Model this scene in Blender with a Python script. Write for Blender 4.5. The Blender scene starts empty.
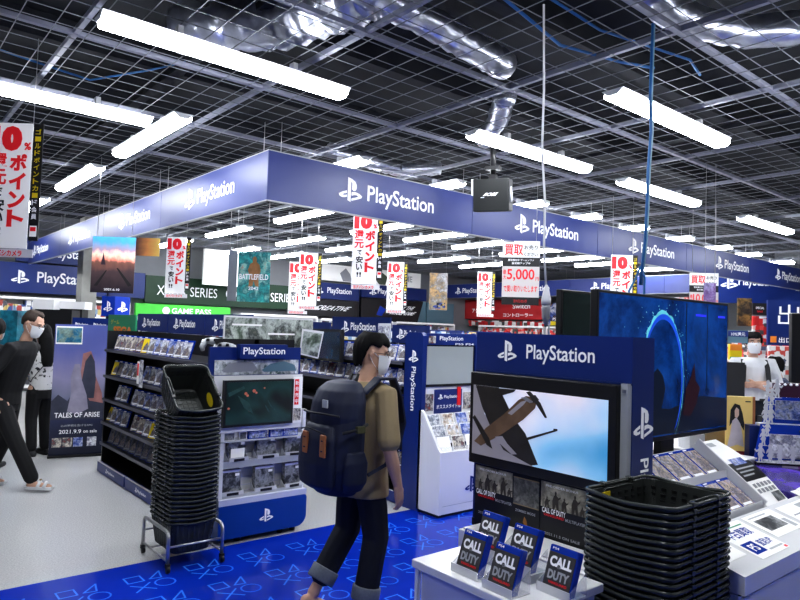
import bpy, bmesh, math, random
from mathutils import Vector, Matrix
random.seed(7)
SC = bpy.context.scene
COL = SC.collection
PI = math.pi
V = Vector

# ---------------------------------------------------------------- survey of the photograph
# world axes run along the shop's aisles; the camera stands at (0, 0, 1.7)
FPX, CH = 657.0, 1.70
PITCH, ROLL, HEAD = math.radians(2.58), math.radians(1.9), math.radians(50.2)
def ray(x, y):
    u, v = (x-400)/FPX, (300-y)/FPX
    u2 = u*math.cos(ROLL)-v*math.sin(ROLL); v2 = u*math.sin(ROLL)+v*math.cos(ROLL)
    R, F, U = u2, math.cos(PITCH)-v2*math.sin(PITCH), math.sin(PITCH)+v2*math.cos(PITCH)
    return (R*math.sin(HEAD)+F*math.cos(HEAD), -R*math.cos(HEAD)+F*math.sin(HEAD), U)
def onz(x, y, z):
    d = ray(x, y); t = (z-CH)/d[2]; return V((d[0]*t, d[1]*t, z))
def onx(x, y, X):
    d = ray(x, y); t = X/d[0]; return V((X, d[1]*t, CH+d[2]*t))
def ony(x, y, Y):
    d = ray(x, y); t = Y/d[1]; return V((d[0]*t, Y, CH+d[2]*t))
def ond(x, y, D):
    d = ray(x, y); t = D/(d[0]*math.cos(HEAD)+d[1]*math.sin(HEAD)); return V((d[0]*t, d[1]*t, CH+d[2]*t))

# ---------------------------------------------------------------- materials
def _nt(name):
    m = bpy.data.materials.new(name); m.use_nodes = True
    nt = m.node_tree; return m, nt, nt.nodes['Principled BSDF']
def mat(name, col, rough=.5, metal=0., emit=0., var=.06, scale=6., alpha=1., trans=0., spec=None, coat=0., bump=0.):
    m, nt, b = _nt(name)
    tc = nt.nodes.new('ShaderNodeTexCoord'); no = nt.nodes.new('ShaderNodeTexNoise')
    no.inputs['Scale'].default_value = scale; no.inputs['Detail'].default_value = 3
    nt.links.new(tc.outputs['Object'], no.inputs['Vector'])
    mx = nt.nodes.new('ShaderNodeMix'); mx.data_type = 'RGBA'
    c = V(col)
    mx.inputs[6].default_value = (*(c*(1-var)), 1); mx.inputs[7].default_value = (*[min(1., a*(1+var)) for a in c], 1)
    nt.links.new(no.outputs['Fac'], mx.inputs[0]); nt.links.new(mx.outputs[2], b.inputs['Base Color'])
    b.inputs['Roughness'].default_value = rough; b.inputs['Metallic'].default_value = metal
    if emit:
        nt.links.new(mx.outputs[2], b.inputs['Emission Color']); b.inputs['Emission Strength'].default_value = emit
    if alpha < 1: b.inputs['Alpha'].default_value = alpha
    if trans: b.inputs['Transmission Weight'].default_value = trans; b.inputs['IOR'].default_value = 1.1
    if spec is not None: b.inputs['Specular IOR Level'].default_value = spec
    if coat: b.inputs['Coat Weight'].default_value = coat; b.inputs['Coat Roughness'].default_value = .08
    if bump:
        bp = nt.nodes.new('ShaderNodeBump'); bp.inputs['Strength'].default_value = bump
        nt.links.new(no.outputs['Fac'], bp.inputs['Height']); nt.links.new(bp.outputs['Normal'], b.inputs['Normal'])
    return m
def mx1(N):
    v = N.new('ShaderNodeValue'); v.outputs[0].default_value = 1.; return v.outputs[0]
def art(name, cols, scale=5., rough=.35, emit=0., rand=True, voro=False, grain=.0, stretch=(1, 1, 1), soft=False):
    """printed picture: blotches of the given colours, different on every object"""
    m, nt, b = _nt(name); N = nt.nodes; L = nt.links
    tc = N.new('ShaderNodeTexCoord'); mp = N.new('ShaderNodeMapping'); mp.inputs['Scale'].default_value = stretch
    L.new(tc.outputs['Object'], mp.inputs['Vector'])
    vec = mp.outputs['Vector']
    if rand:
        oi = N.new('ShaderNodeObjectInfo'); mu = N.new('ShaderNodeVectorMath'); mu.operation = 'SCALE'
        cb = N.new('ShaderNodeCombineXYZ')
        for k in range(3): L.new(oi.outputs['Random'], cb.inputs[k])
        L.new(cb.outputs[0], mu.inputs[0]); mu.inputs['Scale'].default_value = 57.
        ad = N.new('ShaderNodeVectorMath'); L.new(vec, ad.inputs[0]); L.new(mu.outputs[0], ad.inputs[1]); vec = ad.outputs[0]
    if voro:
        t = N.new('ShaderNodeTexVoronoi'); t.inputs['Scale'].default_value = scale*1.5; t.distance = 'CHEBYCHEV'; t.inputs['Randomness'].default_value = .55; out = t.outputs['Color']
        sp = N.new('ShaderNodeSeparateColor'); L.new(out, sp.inputs[0]); out = sp.outputs[0]
    else:
        t = N.new('ShaderNodeTexNoise'); t.inputs['Scale'].default_value = scale; t.inputs['Detail'].default_value = 2 if soft else 9; t.inputs['Roughness'].default_value = .5 if soft else .68
        t.inputs['Distortion'].default_value = .35; out = t.outputs['Fac']
        mr = N.new('ShaderNodeMapRange'); mr.inputs[1].default_value = .32; mr.inputs[2].default_value = .68
        L.new(out, mr.inputs[0]); out = mr.outputs[0]
    L.new(vec, t.inputs['Vector'])
    r = N.new('ShaderNodeValToRGB'); r.color_ramp.interpolation = 'CONSTANT' if voro else 'LINEAR'
    e = r.color_ramp.elements
    while len(e) < len(cols): e.new(.5)
    for i, c in enumerate(cols):
        e[i].position = i/len(cols) if voro else i/(len(cols)-1); e[i].color = (*c, 1)
    L.new(out, r.inputs[0])
    t2 = N.new('ShaderNodeTexNoise'); t2.inputs['Scale'].default_value = scale*2.7; t2.inputs['Detail'].default_value = 6; L.new(vec, t2.inputs['Vector'])
    m2 = N.new('ShaderNodeMapRange'); m2.inputs[1].default_value = .3; m2.inputs[2].default_value = .7; m2.inputs[3].default_value = .92 if soft else .55; m2.inputs[4].default_value = 1.08 if soft else 1.3; L.new(t2.outputs['Fac'], m2.inputs[0])
    sc_ = N.new('ShaderNodeVectorMath'); sc_.operation = 'SCALE'; L.new(r.outputs[0], sc_.inputs[0]); L.new(m2.outputs[0] if not voro else mx1(N), sc_.inputs['Scale'])
    L.new(sc_.outputs[0], b.inputs['Base Color'])
    b.inputs['Roughness'].default_value = rough
    if emit:
        L.new(sc_.outputs[0], b.inputs['Emission Color']); b.inputs['Emission Strength'].default_value = emit
    return m
def vgrad(name, stops, axis=2, emit=0., rough=.4, noise=.15, scale=4.):
    """colour bands over the object's own generated height, broken up by noise"""
    m, nt, b = _nt(name); N = nt.nodes; L = nt.links
    tc = N.new('ShaderNodeTexCoord'); sx = N.new('ShaderNodeSeparateXYZ'); L.new(tc.outputs['Generated'], sx.inputs[0])
    no = N.new('ShaderNodeTexNoise'); no.inputs['Scale'].default_value = scale; no.inputs['Detail'].default_value = 6; L.new(tc.outputs['Generated'], no.inputs['Vector'])
    ma = N.new('ShaderNodeMath'); ma.operation = 'MULTIPLY_ADD'; L.new(no.outputs['Fac'], ma.inputs[0]); ma.inputs[1].default_value = noise*2; 
    sb = N.new('ShaderNodeMath'); sb.operation = 'SUBTRACT'; L.new(sx.outputs[axis], sb.inputs[0]); sb.inputs[1].default_value = noise
    L.new(sb.outputs[0], ma.inputs[2])
    r = N.new('ShaderNodeValToRGB'); e = r.color_ramp.elements
    while len(e) < len(stops): e.new(.5)
    for i, (p, c) in enumerate(stops): e[i].position = p; e[i].color = (*c, 1)
    L.new(ma.outputs[0], r.inputs[0]); L.new(r.outputs[0], b.inputs['Base Color']); b.inputs['Roughness'].default_value = rough
    if emit: L.new(r.outputs[0], b.inputs['Emission Color']); b.inputs['Emission Strength'].default_value = emit
    return m

M = {}
M['white'] = mat('white_paint', (.78, .78, .8), .35)
M['paper'] = mat('white_paper', (.88, .88, .88), .5, var=.03, emit=.12)  # faint emission stands in for light falling on the sheets
M['white2'] = mat('white_laminate', (.86, .86, .88), .22, var=.02)
M['lav'] = mat('pale_lavender_laminate', (.64, .66, .80), .3, var=.02)
M['blue'] = mat('royal_blue_print', (.008, .03, .19), .33, var=.1, scale=1.5)
M['blue2'] = mat('deep_blue_print', (.01, .028, .155), .4, var=.1)
M['hblue'] = mat('header_blue_print', (.020, .038, .20), .36, var=.12, scale=.8)
M['bblue'] = mat('bright_blue_print', (.004, .06, .34), .3, var=.06)
M['logo'] = mat('logo_white', (.85, .86, .9), .5, var=.01, emit=.12)
M['black'] = mat('black_paint', (.012, .012, .014), .4)
M['black2'] = mat('matt_black', (.02, .02, .023), .65)
M['screen'] = mat('dark_screen_glass', (.012, .016, .018), .12)
M['greyscreen'] = mat('grey_lit_screen', (.30, .33, .33), .3, emit=.18, var=.12, scale=2)
M['steel'] = mat('satin_steel', (.5, .5, .52), .32, metal=.9)
M['grey'] = mat('grey_metal', (.33, .34, .37), .4, metal=.3)
M['rim'] = mat('dark_grey_plastic', (.055, .062, .060), .27, var=.15)
M['basket'] = mat('basket_plastic', (.026, .030, .029), .42, var=.2)
M['yellow'] = mat('yellow_sticker', (.85, .65, .02), .4)
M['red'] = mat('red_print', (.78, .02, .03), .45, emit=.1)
M['orange'] = mat('orange_print', (.85, .28, .04), .45)
M['green'] = mat('green_print', (.02, .28, .13), .45)
M['dgreen'] = mat('dark_green_print', (.006, .038, .016), .5)
M['lime'] = mat('lime_print', (.06, .48, .05), .45, emit=.2)
M['tube'] = mat('fluorescent_tube', (.93, .96, 1), .4, emit=30., var=0.)
M['lightbody'] = mat('fixture_white_steel', (.62, .63, .66), .4)
M['clear'] = mat('clear_plastic', (.9, .92, .95), .08, alpha=.22, var=0.)
M['clear2'] = mat('frosted_acrylic', (.86, .87, .9), .15, alpha=.75, var=0.)
M['mesh'] = mat('ceiling_mesh_steel', (.17, .18, .205), .6)
M['beam'] = mat('ceiling_rail_steel', (.25, .26, .32), .5, metal=.1)
M['case'] = mat('game_case_blue', (.01, .05, .42), .2, coat=.3)
M['skin'] = mat('skin', (.60, .37, .27), .5, var=.05)
M['hair'] = mat('black_hair', (.008, .0075, .008), .7, var=.5, scale=90, spec=.2, bump=.6)
M['mask'] = mat('white_mask_fabric', (.82, .83, .86), .7, var=.02)
M['khaki'] = mat('khaki_cotton', (.34, .265, .155), .85, var=.08, scale=9, bump=.15)
M['denim'] = mat('dark_navy_denim', (.011, .013, .022), .85, var=.15, scale=14, bump=.1)
M['denimcuff'] = mat('grey_denim_cuff', (.17, .19, .22), .85, var=.2, scale=80)
M['navy'] = mat('navy_nylon', (.011, .016, .046), .6, var=.25, scale=7, bump=.2)
M['tan'] = mat('tan_leather', (.42, .155, .055), .5)
M['blackcloth'] = mat('black_cloth', (.010, .010, .012), .85, var=.2, bump=.1)
M['whitecloth'] = mat('white_cotton', (.72, .73, .76), .75, var=.03, bump=.1)
M['ice'] = mat('light_grey_plastic', (.45, .47, .5), .4)
COV = []
_pal = [[(.02,.03,.08),(.25,.28,.35),(.75,.76,.8),(.1,.12,.2)], [(.1,.02,.02),(.6,.5,.4),(.8,.8,.82),(.25,.3,.4)],
        [(.01,.02,.12),(.1,.16,.5),(.55,.6,.8),(.02,.02,.03)], [(.3,.26,.2),(.75,.7,.62),(.08,.08,.1),(.5,.1,.08)],
        [(.5,.52,.58),(.85,.86,.9),(.2,.2,.3),(.6,.62,.7)]]
for i, p in enumerate(_pal): COV.append(art('cover_print_%s' % 'abcde'[i], p, 17))
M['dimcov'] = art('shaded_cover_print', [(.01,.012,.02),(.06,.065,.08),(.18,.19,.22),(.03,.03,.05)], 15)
M['box'] = art('package_photo_print', [(.02,.02,.022),(.05,.055,.06),(.35,.36,.37),(.02,.02,.02)], 11)
M['products'] = art('packed_goods', [(.7,.72,.76),(.05,.1,.3),(.45,.08,.07),(.8,.8,.82),(.1,.1,.12),(.25,.4,.6),(.7,.55,.2)], 7, voro=True, stretch=(1,1,.7))
M['redgoods'] = art('packed_red_goods', [(.7,.04,.04),(.8,.8,.8),(.6,.03,.03),(.1,.1,.1),(.75,.5,.45),(.8,.1,.08)], 8, voro=True)
M['whitegoods'] = art('packed_white_goods', [(.8,.8,.8),(.75,.76,.8),(.5,.5,.5),(.8,.8,.8),(.6,.1,.08),(.1,.12,.2)], 7, voro=True)

# ---------------------------------------------------------------- mesh builder
GL = {}
def glyphs(s, bold=0.):
    k = (s, bold)
    if k not in GL:
        cu = bpy.data.curves.new('lettering', 'FONT'); cu.body = s; cu.size = 1; cu.resolution_u = 3; cu.offset = bold; cu.space_line = .9
        o = bpy.data.objects.new('lettering', cu); COL.objects.link(o)
        dg = bpy.context.evaluated_depsgraph_get(); dg.update()
        me = bpy.data.meshes.new_from_object(o.evaluated_get(dg))
        vs = [v.co.copy() for v in me.vertices]; fs = [tuple(p.vertices) for p in me.polygons]
        bpy.data.objects.remove(o); bpy.data.curves.remove(cu); bpy.data.meshes.remove(me)
        x0 = min(v.x for v in vs); x1 = max(v.x for v in vs); y0 = min(v.y for v in vs); y1 = max(v.y for v in vs)
        GL[k] = ([((v.x-x0)/(x1-x0)-.5, (v.y-y0)/(y1-y0)-.5) for v in vs], fs, (x1-x0)/(y1-y0))
    return GL[k]
LOGO = [[(-.14,.50),(.08,.44),(.24,.36),(.31,.24),(.31,.07),(.24,-.03),(.14,-.03),(.08,.01),(.08,.28),(.05,.32),(.02,.30),(.02,-.52),(-.14,-.47)],
        [(-.18,-.06),(-.44,-.16),(-.58,-.24),(-.56,-.33),(-.42,-.38),(-.28,-.36),(-.18,-.33),(-.18,-.24),(-.30,-.28),(-.38,-.27),(-.34,-.22),(-.18,-.17)],
        [(.06,-.10),(.26,-.07),(.46,-.12),(.60,-.20),(.58,-.28),(.44,-.34),(.06,-.47),(.06,-.37),(.36,-.27),(.40,-.23),(.34,-.20),(.22,-.20),(.06,-.25)]]
def rot_about(p, c, a, ax):
    return Matrix.Rotation(a, 3, ax) @ (V(p)-V(c)) + V(c)
class MB:
    def __init__(s): s.v = []; s.f = []; s.mi = []; s.ms = []; s.sm = []; s.T = None
    def m(s, k):
        mm = M[k] if isinstance(k, str) else k
        if mm not in s.ms: s.ms.append(mm)
        return s.ms.index(mm)
    def add(s, vs, fs, k, smooth=False):
        b = len(s.v); s.v += [(s.T @ V(p)) if s.T else V(p) for p in vs]; i = s.m(k)
        for f in fs: s.f.append(tuple(b+j for j in f)); s.mi.append(i); s.sm.append(smooth)
        return s
    def poly(s, pts, k): return s.add(pts, [tuple(range(len(pts)))], k)
    def box(s, x0, x1, y0, y1, z0, z1, k, bev=0.):
        if bev:
            b = bev
            def lp(z, q): return [(x0+q,y0,z),(x1-q,y0,z),(x1,y0+q,z),(x1,y1-q,z),(x1-q,y1,z),(x0+q,y1,z),(x0,y1-q,z),(x0,y0+q,z)]
            def sh(z): return [(x0+2*b,y0+b,z),(x1-2*b,y0+b,z),(x1-b,y0+2*b,z),(x1-b,y1-2*b,z),(x1-2*b,y1-b,z),(x0+2*b,y1-b,z),(x0+b,y1-2*b,z),(x0+b,y0+2*b,z)]
            return s.loft([sh(z0), lp(z0+b, b), lp(z1-b, b), sh(z1)], k)
        P = [(x0,y0,z0),(x1,y0,z0),(x1,y1,z0),(x0,y1,z0),(x0,y0,z1),(x1,y0,z1),(x1,y1,z1),(x0,y1,z1)]
        return s.add(P, [(0,3,2,1),(4,5,6,7),(0,1,5,4),(1,2,6,5),(2,3,7,6),(3,0,4,7)], k)
    def loft(s, rings, k, cap=True, smooth=False):
        n = len(rings[0]); vs = [p for r in rings for p in r]; fs = []
        for i in range(len(rings)-1):
            for j in range(n):
                a = i*n+j; b_ = i*n+(j+1) % n; fs.append((a, b_, b_+n, a+n))
        if cap: fs.append(tuple(range(n))[::-1]); fs.append(tuple((len(rings)-1)*n+j for j in range(n)))
        return s.add(vs, fs, k, smooth)
    def tube(s, pts, r, k, seg=8, closed=False, smooth=True):
        pts = [V(p) for p in pts]; n = len(pts); rr = r if isinstance(r, (list, tuple)) else [r]*n
        rings = []; up = None
        for i, p in enumerate(pts):
            a = pts[(i-1) % n] if (closed or i > 0) else p; b_ = pts[(i+1) % n] if (closed or i < n-1) else p
            t = (b_-a).normalized()
            if up is None: up = V((0,0,1)) if abs(t.z) < .9 else V((1,0,0))
            u = (up-t*up.dot(t))
            u = u.normalized() if u.length > 1e-6 else t.orthogonal().normalized()
            up = u; w = t.cross(u)
            rings.append([p+(u*math.cos(q)+w*math.sin(q))*rr[i] for q in [2*PI*j/seg for j in range(seg)]])
        if closed: rings.append(rings[0])
        return s.loft(rings, k, not closed, smooth)
    def lathe(s, prof, k, c=(0,0,0), seg=16, sx=1., sy=1.):
        return s.loft([[(c[0]+r*sx*math.cos(2*PI*j/seg), c[1]+r*sy*math.sin(2*PI*j/seg), c[2]+z) for j in range(seg)] for r, z in prof], k, True, True)
    def prism(s, pts, d, k):
        pts = [V(p) for p in pts]; d = V(d); n = len(pts)
        fs = [tuple(range(n))[::-1], tuple(range(n, 2*n))]+[(i, (i+1) % n, (i+1) % n+n, i+n) for i in range(n)]
        return s.add(pts+[p+d for p in pts], fs, k)
    def text(s, t, c, w, h, k, R=(1,0,0), U=(0,0,1), bold=.015, slant=0.):
        """writing t centred at c, fitted in width w and height h"""
        vs, fs, asp = glyphs(t, bold); R = V(R); U = V(U); c = V(c)
        if w is None: w = h*asp
        return s.add([c+R*((x+slant*y)*w)+U*(y*h) for x, y in vs], fs, k)
    def logo(s, c, h, k='logo', R=(1,0,0), U=(0,0,1)):
        R = V(R); U = V(U); c = V(c)
        for pl in LOGO: s.poly([c+R*(x*h)+U*(y*h) for x, y in pl], k)
        return s
    def mesh(s, name):
        me = bpy.data.meshes.new(name); me.from_pydata([tuple(p) for p in s.v], [], s.f)
        for x in s.ms: me.materials.append(x)
        me.polygons.foreach_set('material_index', s.mi); me.polygons.foreach_set('use_smooth', s.sm); me.update()
        return me
    def pieces(s):
        """far-apart pieces of the mesh, as lists of face indices"""
        n = len(s.v); p = list(range(n))
        def find(a):
            while p[a] != a: p[a] = p[p[a]]; a = p[a]
            return a
        for f in s.f:
            r = find(f[0])
            for j in f[1:]: p[find(j)] = r
        isl = {}
        for fi, f in enumerate(s.f): isl.setdefault(find(f[0]), []).append(fi)
        if len(isl) < 2 or len(isl) > 260: return None
        bx = []
        for fs in isl.values():
            vs = [s.v[j] for fi in fs for j in s.f[fi]]
            lo = [min(v[k] for v in vs) for k in range(3)]; hi = [max(v[k] for v in vs) for k in range(3)]
            bx.append((lo, hi, max(h-l for l, h in zip(lo, hi)), fs))
        q = list(range(len(bx)))
        def fq(a):
            while q[a] != a: q[a] = q[q[a]]; a = q[a]
            return a
        for i in range(len(bx)):
            for j in range(i):
                d2 = sum(max(0., bx[i][0][k]-bx[j][1][k], bx[j][0][k]-bx[i][1][k])**2 for k in range(3))
                if d2**.5 <= max(.02, .5*max(bx[i][2], bx[j][2])): q[fq(i)] = fq(j)
        out = {}
        for i in range(len(bx)): out.setdefault(fq(i), []).extend(bx[i][3])
        return list(out.values()) if len(out) > 1 else None
    def subset(s, fis):
        m = MB(); mp = {}
        for fi in fis:
            for j in s.f[fi]:
                if j not in mp: mp[j] = len(m.v); m.v.append(s.v[j])
            m.f.append(tuple(mp[j] for j in s.f[fi])); m.sm.append(s.sm[fi])
            mm = s.ms[s.mi[fi]]
            if mm not in m.ms: m.ms.append(mm)
            m.mi.append(m.ms.index(mm))
        return m
    def build(s, name, parent=None, label=None, loc=None, rz=0., group=None, cat=None, kind=None):
        if parent is not None and kind is None:
            ps = s.pieces()
            if ps and len(ps) <= 16:
                o = None
                for fs in ps:
                    o2 = s.subset(fs)._build(name, parent, label, loc, rz, group, cat, kind); o = o or o2
                return o
        return s._build(name, parent, label, loc, rz, group, cat, kind)
    def _build(s, name, parent=None, label=None, loc=None, rz=0., group=None, cat=None, kind=None):
        o = bpy.data.objects.new(name, s.mesh(name)); COL.objects.link(o)
        if parent: o.parent = parent
        if loc is not None: o.location = loc
        if rz: o.rotation_euler = (0, 0, rz)
        tag(o, label, cat, group, kind); return o
def tag(o, label=None, cat=None, group=None, kind=None):
    if label: o['label'] = label
    if cat: o['category'] = cat
    if group: o['group'] = group
    if kind: o['kind'] = kind
def thing(name, label, cat, loc=(0,0,0), rz=0., group=None):
    o = bpy.data.objects.new(name, None); COL.objects.link(o); o.empty_display_size = .05
    o.location = loc; o.rotation_euler = (0, 0, rz); tag(o, label, cat, group); return o
def dup(root, loc=None, rot=None, label=None, group=None):
    r = root.copy(); COL.objects.link(r)
    if loc is not None: r.location = loc
    if rot is not None: r.rotation_euler = rot
    if label: r['label'] = label
    if group: r['group'] = group
    for ch in list(root.children):
        c = ch.copy(); COL.objects.link(c); c.parent = r
        for g in list(ch.children):
            d = g.copy(); COL.objects.link(d); d.parent = c
    return r
ORD = 'topmost second third fourth fifth sixth seventh eighth ninth tenth eleventh twelfth thirteenth fourteenth fifteenth sixteenth seventeenth eighteenth nineteenth twentieth twenty-first twenty-second twenty-third twenty-fourth twenty-fifth twenty-sixth'.split()
NTH = ['first']+ORD[1:]

# ---------------------------------------------------------------- camera
cam = bpy.data.cameras.new('camera'); cam.sensor_width = 36; cam.lens = FPX/800*36; cam.clip_start = .05; cam.clip_end = 80
co = bpy.data.objects.new('camera', cam); COL.objects.link(co); SC.camera = co
co.matrix_world = Matrix.Translation((0,0,CH)) @ Matrix.Rotation(HEAD-PI/2, 4, 'Z') @ Matrix.Rotation(PI/2+PITCH, 4, 'X') @ Matrix.Rotation(ROLL, 4, 'Z')
SC.view_settings.view_transform = 'Standard'; SC.view_settings.look = 'Medium High Contrast'; SC.view_settings.exposure = .27
w = bpy.data.worlds.new('world'); SC.world = w; w.use_nodes = True
w.node_tree.nodes['Background'].inputs[0].default_value = (.6, .65, .75, 1); w.node_tree.nodes['Background'].inputs[1].default_value = .3

# ================================================================ THE SETTING
X0, X1, Y0, Y1, ZC = -4.5, 21., -4., 18., 4.35
fm, nt, b = _nt('glossy_vinyl_floor')
tc = nt.nodes.new('ShaderNodeTexCoord'); n1 = nt.nodes.new('ShaderNodeTexNoise'); n1.inputs['Scale'].default_value = 90; n1.inputs['Detail'].default_value = 4
n2 = nt.nodes.new('ShaderNodeTexNoise'); n2.inputs['Scale'].default_value = 1.2
rp = nt.nodes.new('ShaderNodeValToRGB'); rp.color_ramp.elements[0].position = .35; rp.color_ramp.elements[0].color = (.47,.475,.48,1); rp.color_ramp.elements[1].position = .65; rp.color_ramp.elements[1].color = (.64,.64,.65,1)
nt.links.new(tc.outputs['Object'], n1.inputs['Vector']); nt.links.new(tc.outputs['Object'], n2.inputs['Vector'])
nt.links.new(n1.outputs['Fac'], rp.inputs[0]); nt.links.new(rp.outputs[0], b.inputs['Base Color'])
mr = nt.nodes.new('ShaderNodeMapRange'); mr.inputs[3].default_value = .12; mr.inputs[4].default_value = .3
nt.links.new(n2.outputs['Fac'], mr.inputs[0]); nt.links.new(mr.outputs[0], b.inputs['Roughness'])
MB().box(X0, X1, Y0, Y1, -.1, 0, fm).build('floor', kind='structure')
M['slab'] = mat('dark_soffit', (.018, .020, .024), .95, var=.8, scale=1.5)
MB().box(X0, X1, Y0, Y1, ZC, ZC+.1, 'slab').build('ceiling', kind='structure')
M['wallw'] = mat('off_white_wall', (.28, .29, .31), .8)
for nm, a in (('wall_back', (X0, X1, Y1, Y1+.1)), ('wall_front', (X0, X1, Y0-.1, Y0)), ('wall_left', (X0-.1, X0, Y0, Y1)), ('wall_right', (X1, X1+.1, Y0, Y1))):
    MB().box(*a, 0, ZC, 'wallw').build(nm, kind='structure')
# mesh panels and rails of the open ceiling
g = MB(); zc = 3.74
NX = int((X1-X0)/.2171)
for i in range(NX):
    x = X0+.05+i*.2171; g.box(x-.0026, x+.0026, Y0, Y1, zc, zc+.005, 'mesh')
for i in range(int((Y1-Y0)/.2129)):
    y = Y0+.05+i*.2129; g.box(X0, X1, y-.0026, y+.0026, zc+.005, zc+.010, 'mesh')
g.build('trim_1', kind='structure')
g = MB()
x = 1.14-1.52*3
while x < X1: g.box(x-.018, x+.018, Y0, Y1, zc+.02, zc+.06, 'beam'); x += 1.52
y = 2.17-1.49*4
while y < Y1: g.box(X0, X1, y-.022, y+.022, zc+.016, zc+.05, 'beam'); y += 1.49
g.build('trim_2', kind='structure')
# joists above the mesh
g = MB()
for i in range(14): g.box(X0, X1, -3+i*1.55, -2.88+i*1.55, 4.12, 4.34, mat('joist_grey', (.022,.024,.03), .9) if i == 0 else bpy.data.materials['joist_grey'])
for i in range(5): g.box(-3+i*5.2, -2.9+i*5.2, Y0, Y1, 4.05, 4.11, bpy.data.materials['joist_grey'])
g.build('trim_3', kind='structure')
# pillar by the sign wall
a = ony(84, 246, 14.); b_ = ony(99, 246, 14.)
MB().box(a.x, b_.x, 14., 14.4, 0, zc, mat('scuffed_plaster', (.30,.30,.28), .8, var=.5, scale=3)).build('pillar', kind='structure')

# silver ducts and cables above the mesh
foil = mat('crumpled_foil', (.55, .57, .66), .28, metal=.9, var=.3, scale=14, bump=1.)
def duct(pts, r, label, name='duct'):
    ps = [V(p) for p in pts]; out = []
    for a, b2 in zip(ps, ps[1:]):
        n = max(2, int((b2-a).length/.06))
        out += [a.lerp(b2, i/n) for i in range(n)]
    out.append(ps[-1])
    MB().tube(out, [r*(1+.14*math.sin(i*2.3)*random.random()+random.uniform(-.06, .06)) for i in range(len(out))], foil, 12).build(name, label=label, cat='duct')
duct([onz(385,-12,4.)+V((-.6,0,0)), onz(385,0,4.), onz(440,28,4.), onz(505,66,4.)], .12, 'crumpled silver foil duct running above the ceiling mesh toward the speaker', 'foil_duct')
duct([onz(505,96,4.), onz(498,120,4.), onz(484,140,4.)], .11, 'short silver foil duct bending above the mesh behind the speaker bracket', 'foil_duct')
duct([onz(648,-14,4.), onz(665,8,4.), onz(700,24,4.), onz(750,32,4.), onz(820,26,4.)], .12, 'silver foil duct above the long tube light over the big television', 'foil_duct')
duct([onz(330,150,4.), onz(400,170,4.), onz(440,168,4.)], .10, 'silver foil duct low above the blue hanging sign corner', 'foil_duct')
duct([onz(180,30,4.05), onz(280,22,4.05), onz(370,-8,4.05)], .2, 'wide grey wrapped duct above the long tube light over the baskets', 'foil_duct')
bcab = mat('blue_cable', (.03, .16, .42), .5); gcab = mat('grey_cable', (.45, .47, .5), .5)
def cable(pts, r, m, label, name='cable'):
    MB().tube(pts, r, m, 6).build(name, label=label, cat='cable')
cable([onz(500,-5,3.8), onz(560,45,3.8), onz(620,62,3.8), onz(654,68,3.8)], .012, bcab, 'blue cable bundle lying on the ceiling mesh above the television', 'data_cable')
cable([onz(545,-5,3.85), onz(600,30,3.82), onz(690,60,3.82), onz(700,75,3.82)], .01, bcab, 'thin blue cable looped above the mesh over the tube light', 'data_cable')
cable([onz(0,50,3.9), onz(90,80,3.9), onz(150,70,3.9), onz(185,62,3.9)], .01, bcab, 'faded blue cable above the mesh behind the corner tube light', 'data_cable')
# ================================================================ LIGHT FIXTURES
def fixture_proto():
    t = thing('ceiling_light', 'bare white tube light', 'light')
    m = MB(); L = 1.9
    m.prism([(-.095,0,.075),(-.045,0,.03),(.045,0,.03),(.095,0,.075)], (0, L, 0), 'lightbody')
    m.box(-.03, .03, .5, .54, .07, .16, 'lightbody'); m.box(-.03, .03, 1.4, 1.44, .07, .16, 'lightbody')
    m.build('reflector', t)
    MB().prism([(-.062,.02,.04),(-.082,.02,.066),(-.085,.02,.025),(-.05,.02,.0),(.05,.02,0),(.085,.02,.025),(.082,.02,.066),(.062,.02,.04)], (0, L-.04, 0), 'tube').build('tube', t)
    return t
LP = fixture_proto(); used = [False]
def light(x, y, rz, label, group=None):
    if not used[0]:
        used[0] = True; LP.location = (x, y, 3.565); LP.rotation_euler = (0,0,rz); tag(LP, label, group=group); return
    dup(LP, (x, y, 3.565), (0,0,rz), label, group)
rx = -PI/2   # long axis along +x
light(1.10, 4.4, rx, 'long white tube light in the closest row, above the basket stack on wheels')
light(.2, 6.35, rx, 'long white tube light above the tall cardboard banner and striped blouse')
light(4.49, 4.4, rx, 'white tube light beside the black speaker')
light(4.49, 2.87, rx, 'white tube light crossed by the hanging blue cable')
light(7.15, 4.42, rx, 'white tube light second beyond the black speaker in its row')
light(10.49, 4.4, rx, 'white tube light third beyond the black speaker in its row')
light(13.8, 4.4, rx, 'white tube light fourth beyond the black speaker in its row')
light(4.49, 1.38, rx, 'unseen tube light added over the front basket stack and price cards')  # added lamp out of view, brightens the price card counter
light(1.05, 1.4, rx, 'white tube light overhead behind the view of the photo')
light(4.49, -.4, rx, 'white tube light over the far end of the price card counter')
light(7.6, 1.2, rx, 'white tube light above the purple stand')
light(-2.2, 1.6, rx, 'white tube light overhead near the entrance side')
for k, y in enumerate((5.95, 8.7, 11.7, 14.6)):
    light(2.27, y, 0, 'white tube light, %s outside the sign row with the slanting blue boards' % NTH[k])
COLX = [4.36, 5.9, 7.62, 9.0, 10.43, 12.05, 13.67, 15.1, 17.0]
for j, y in enumerate((5.92, 8.78, 11.78, 14.7)):
    for i, x in enumerate(COLX):
        if j == 3 and (i < 1 or i > 4): continue
        if j == 2 and i > 6: continue
        if (x, j) in ((4.36, 2),): continue
        light(x, y, 0, 'white tube light in the %s row beyond the long blue sign, %s from its corner' % (NTH[j], NTH[i]), 'tube lights beyond the blue hanging sign')
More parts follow.
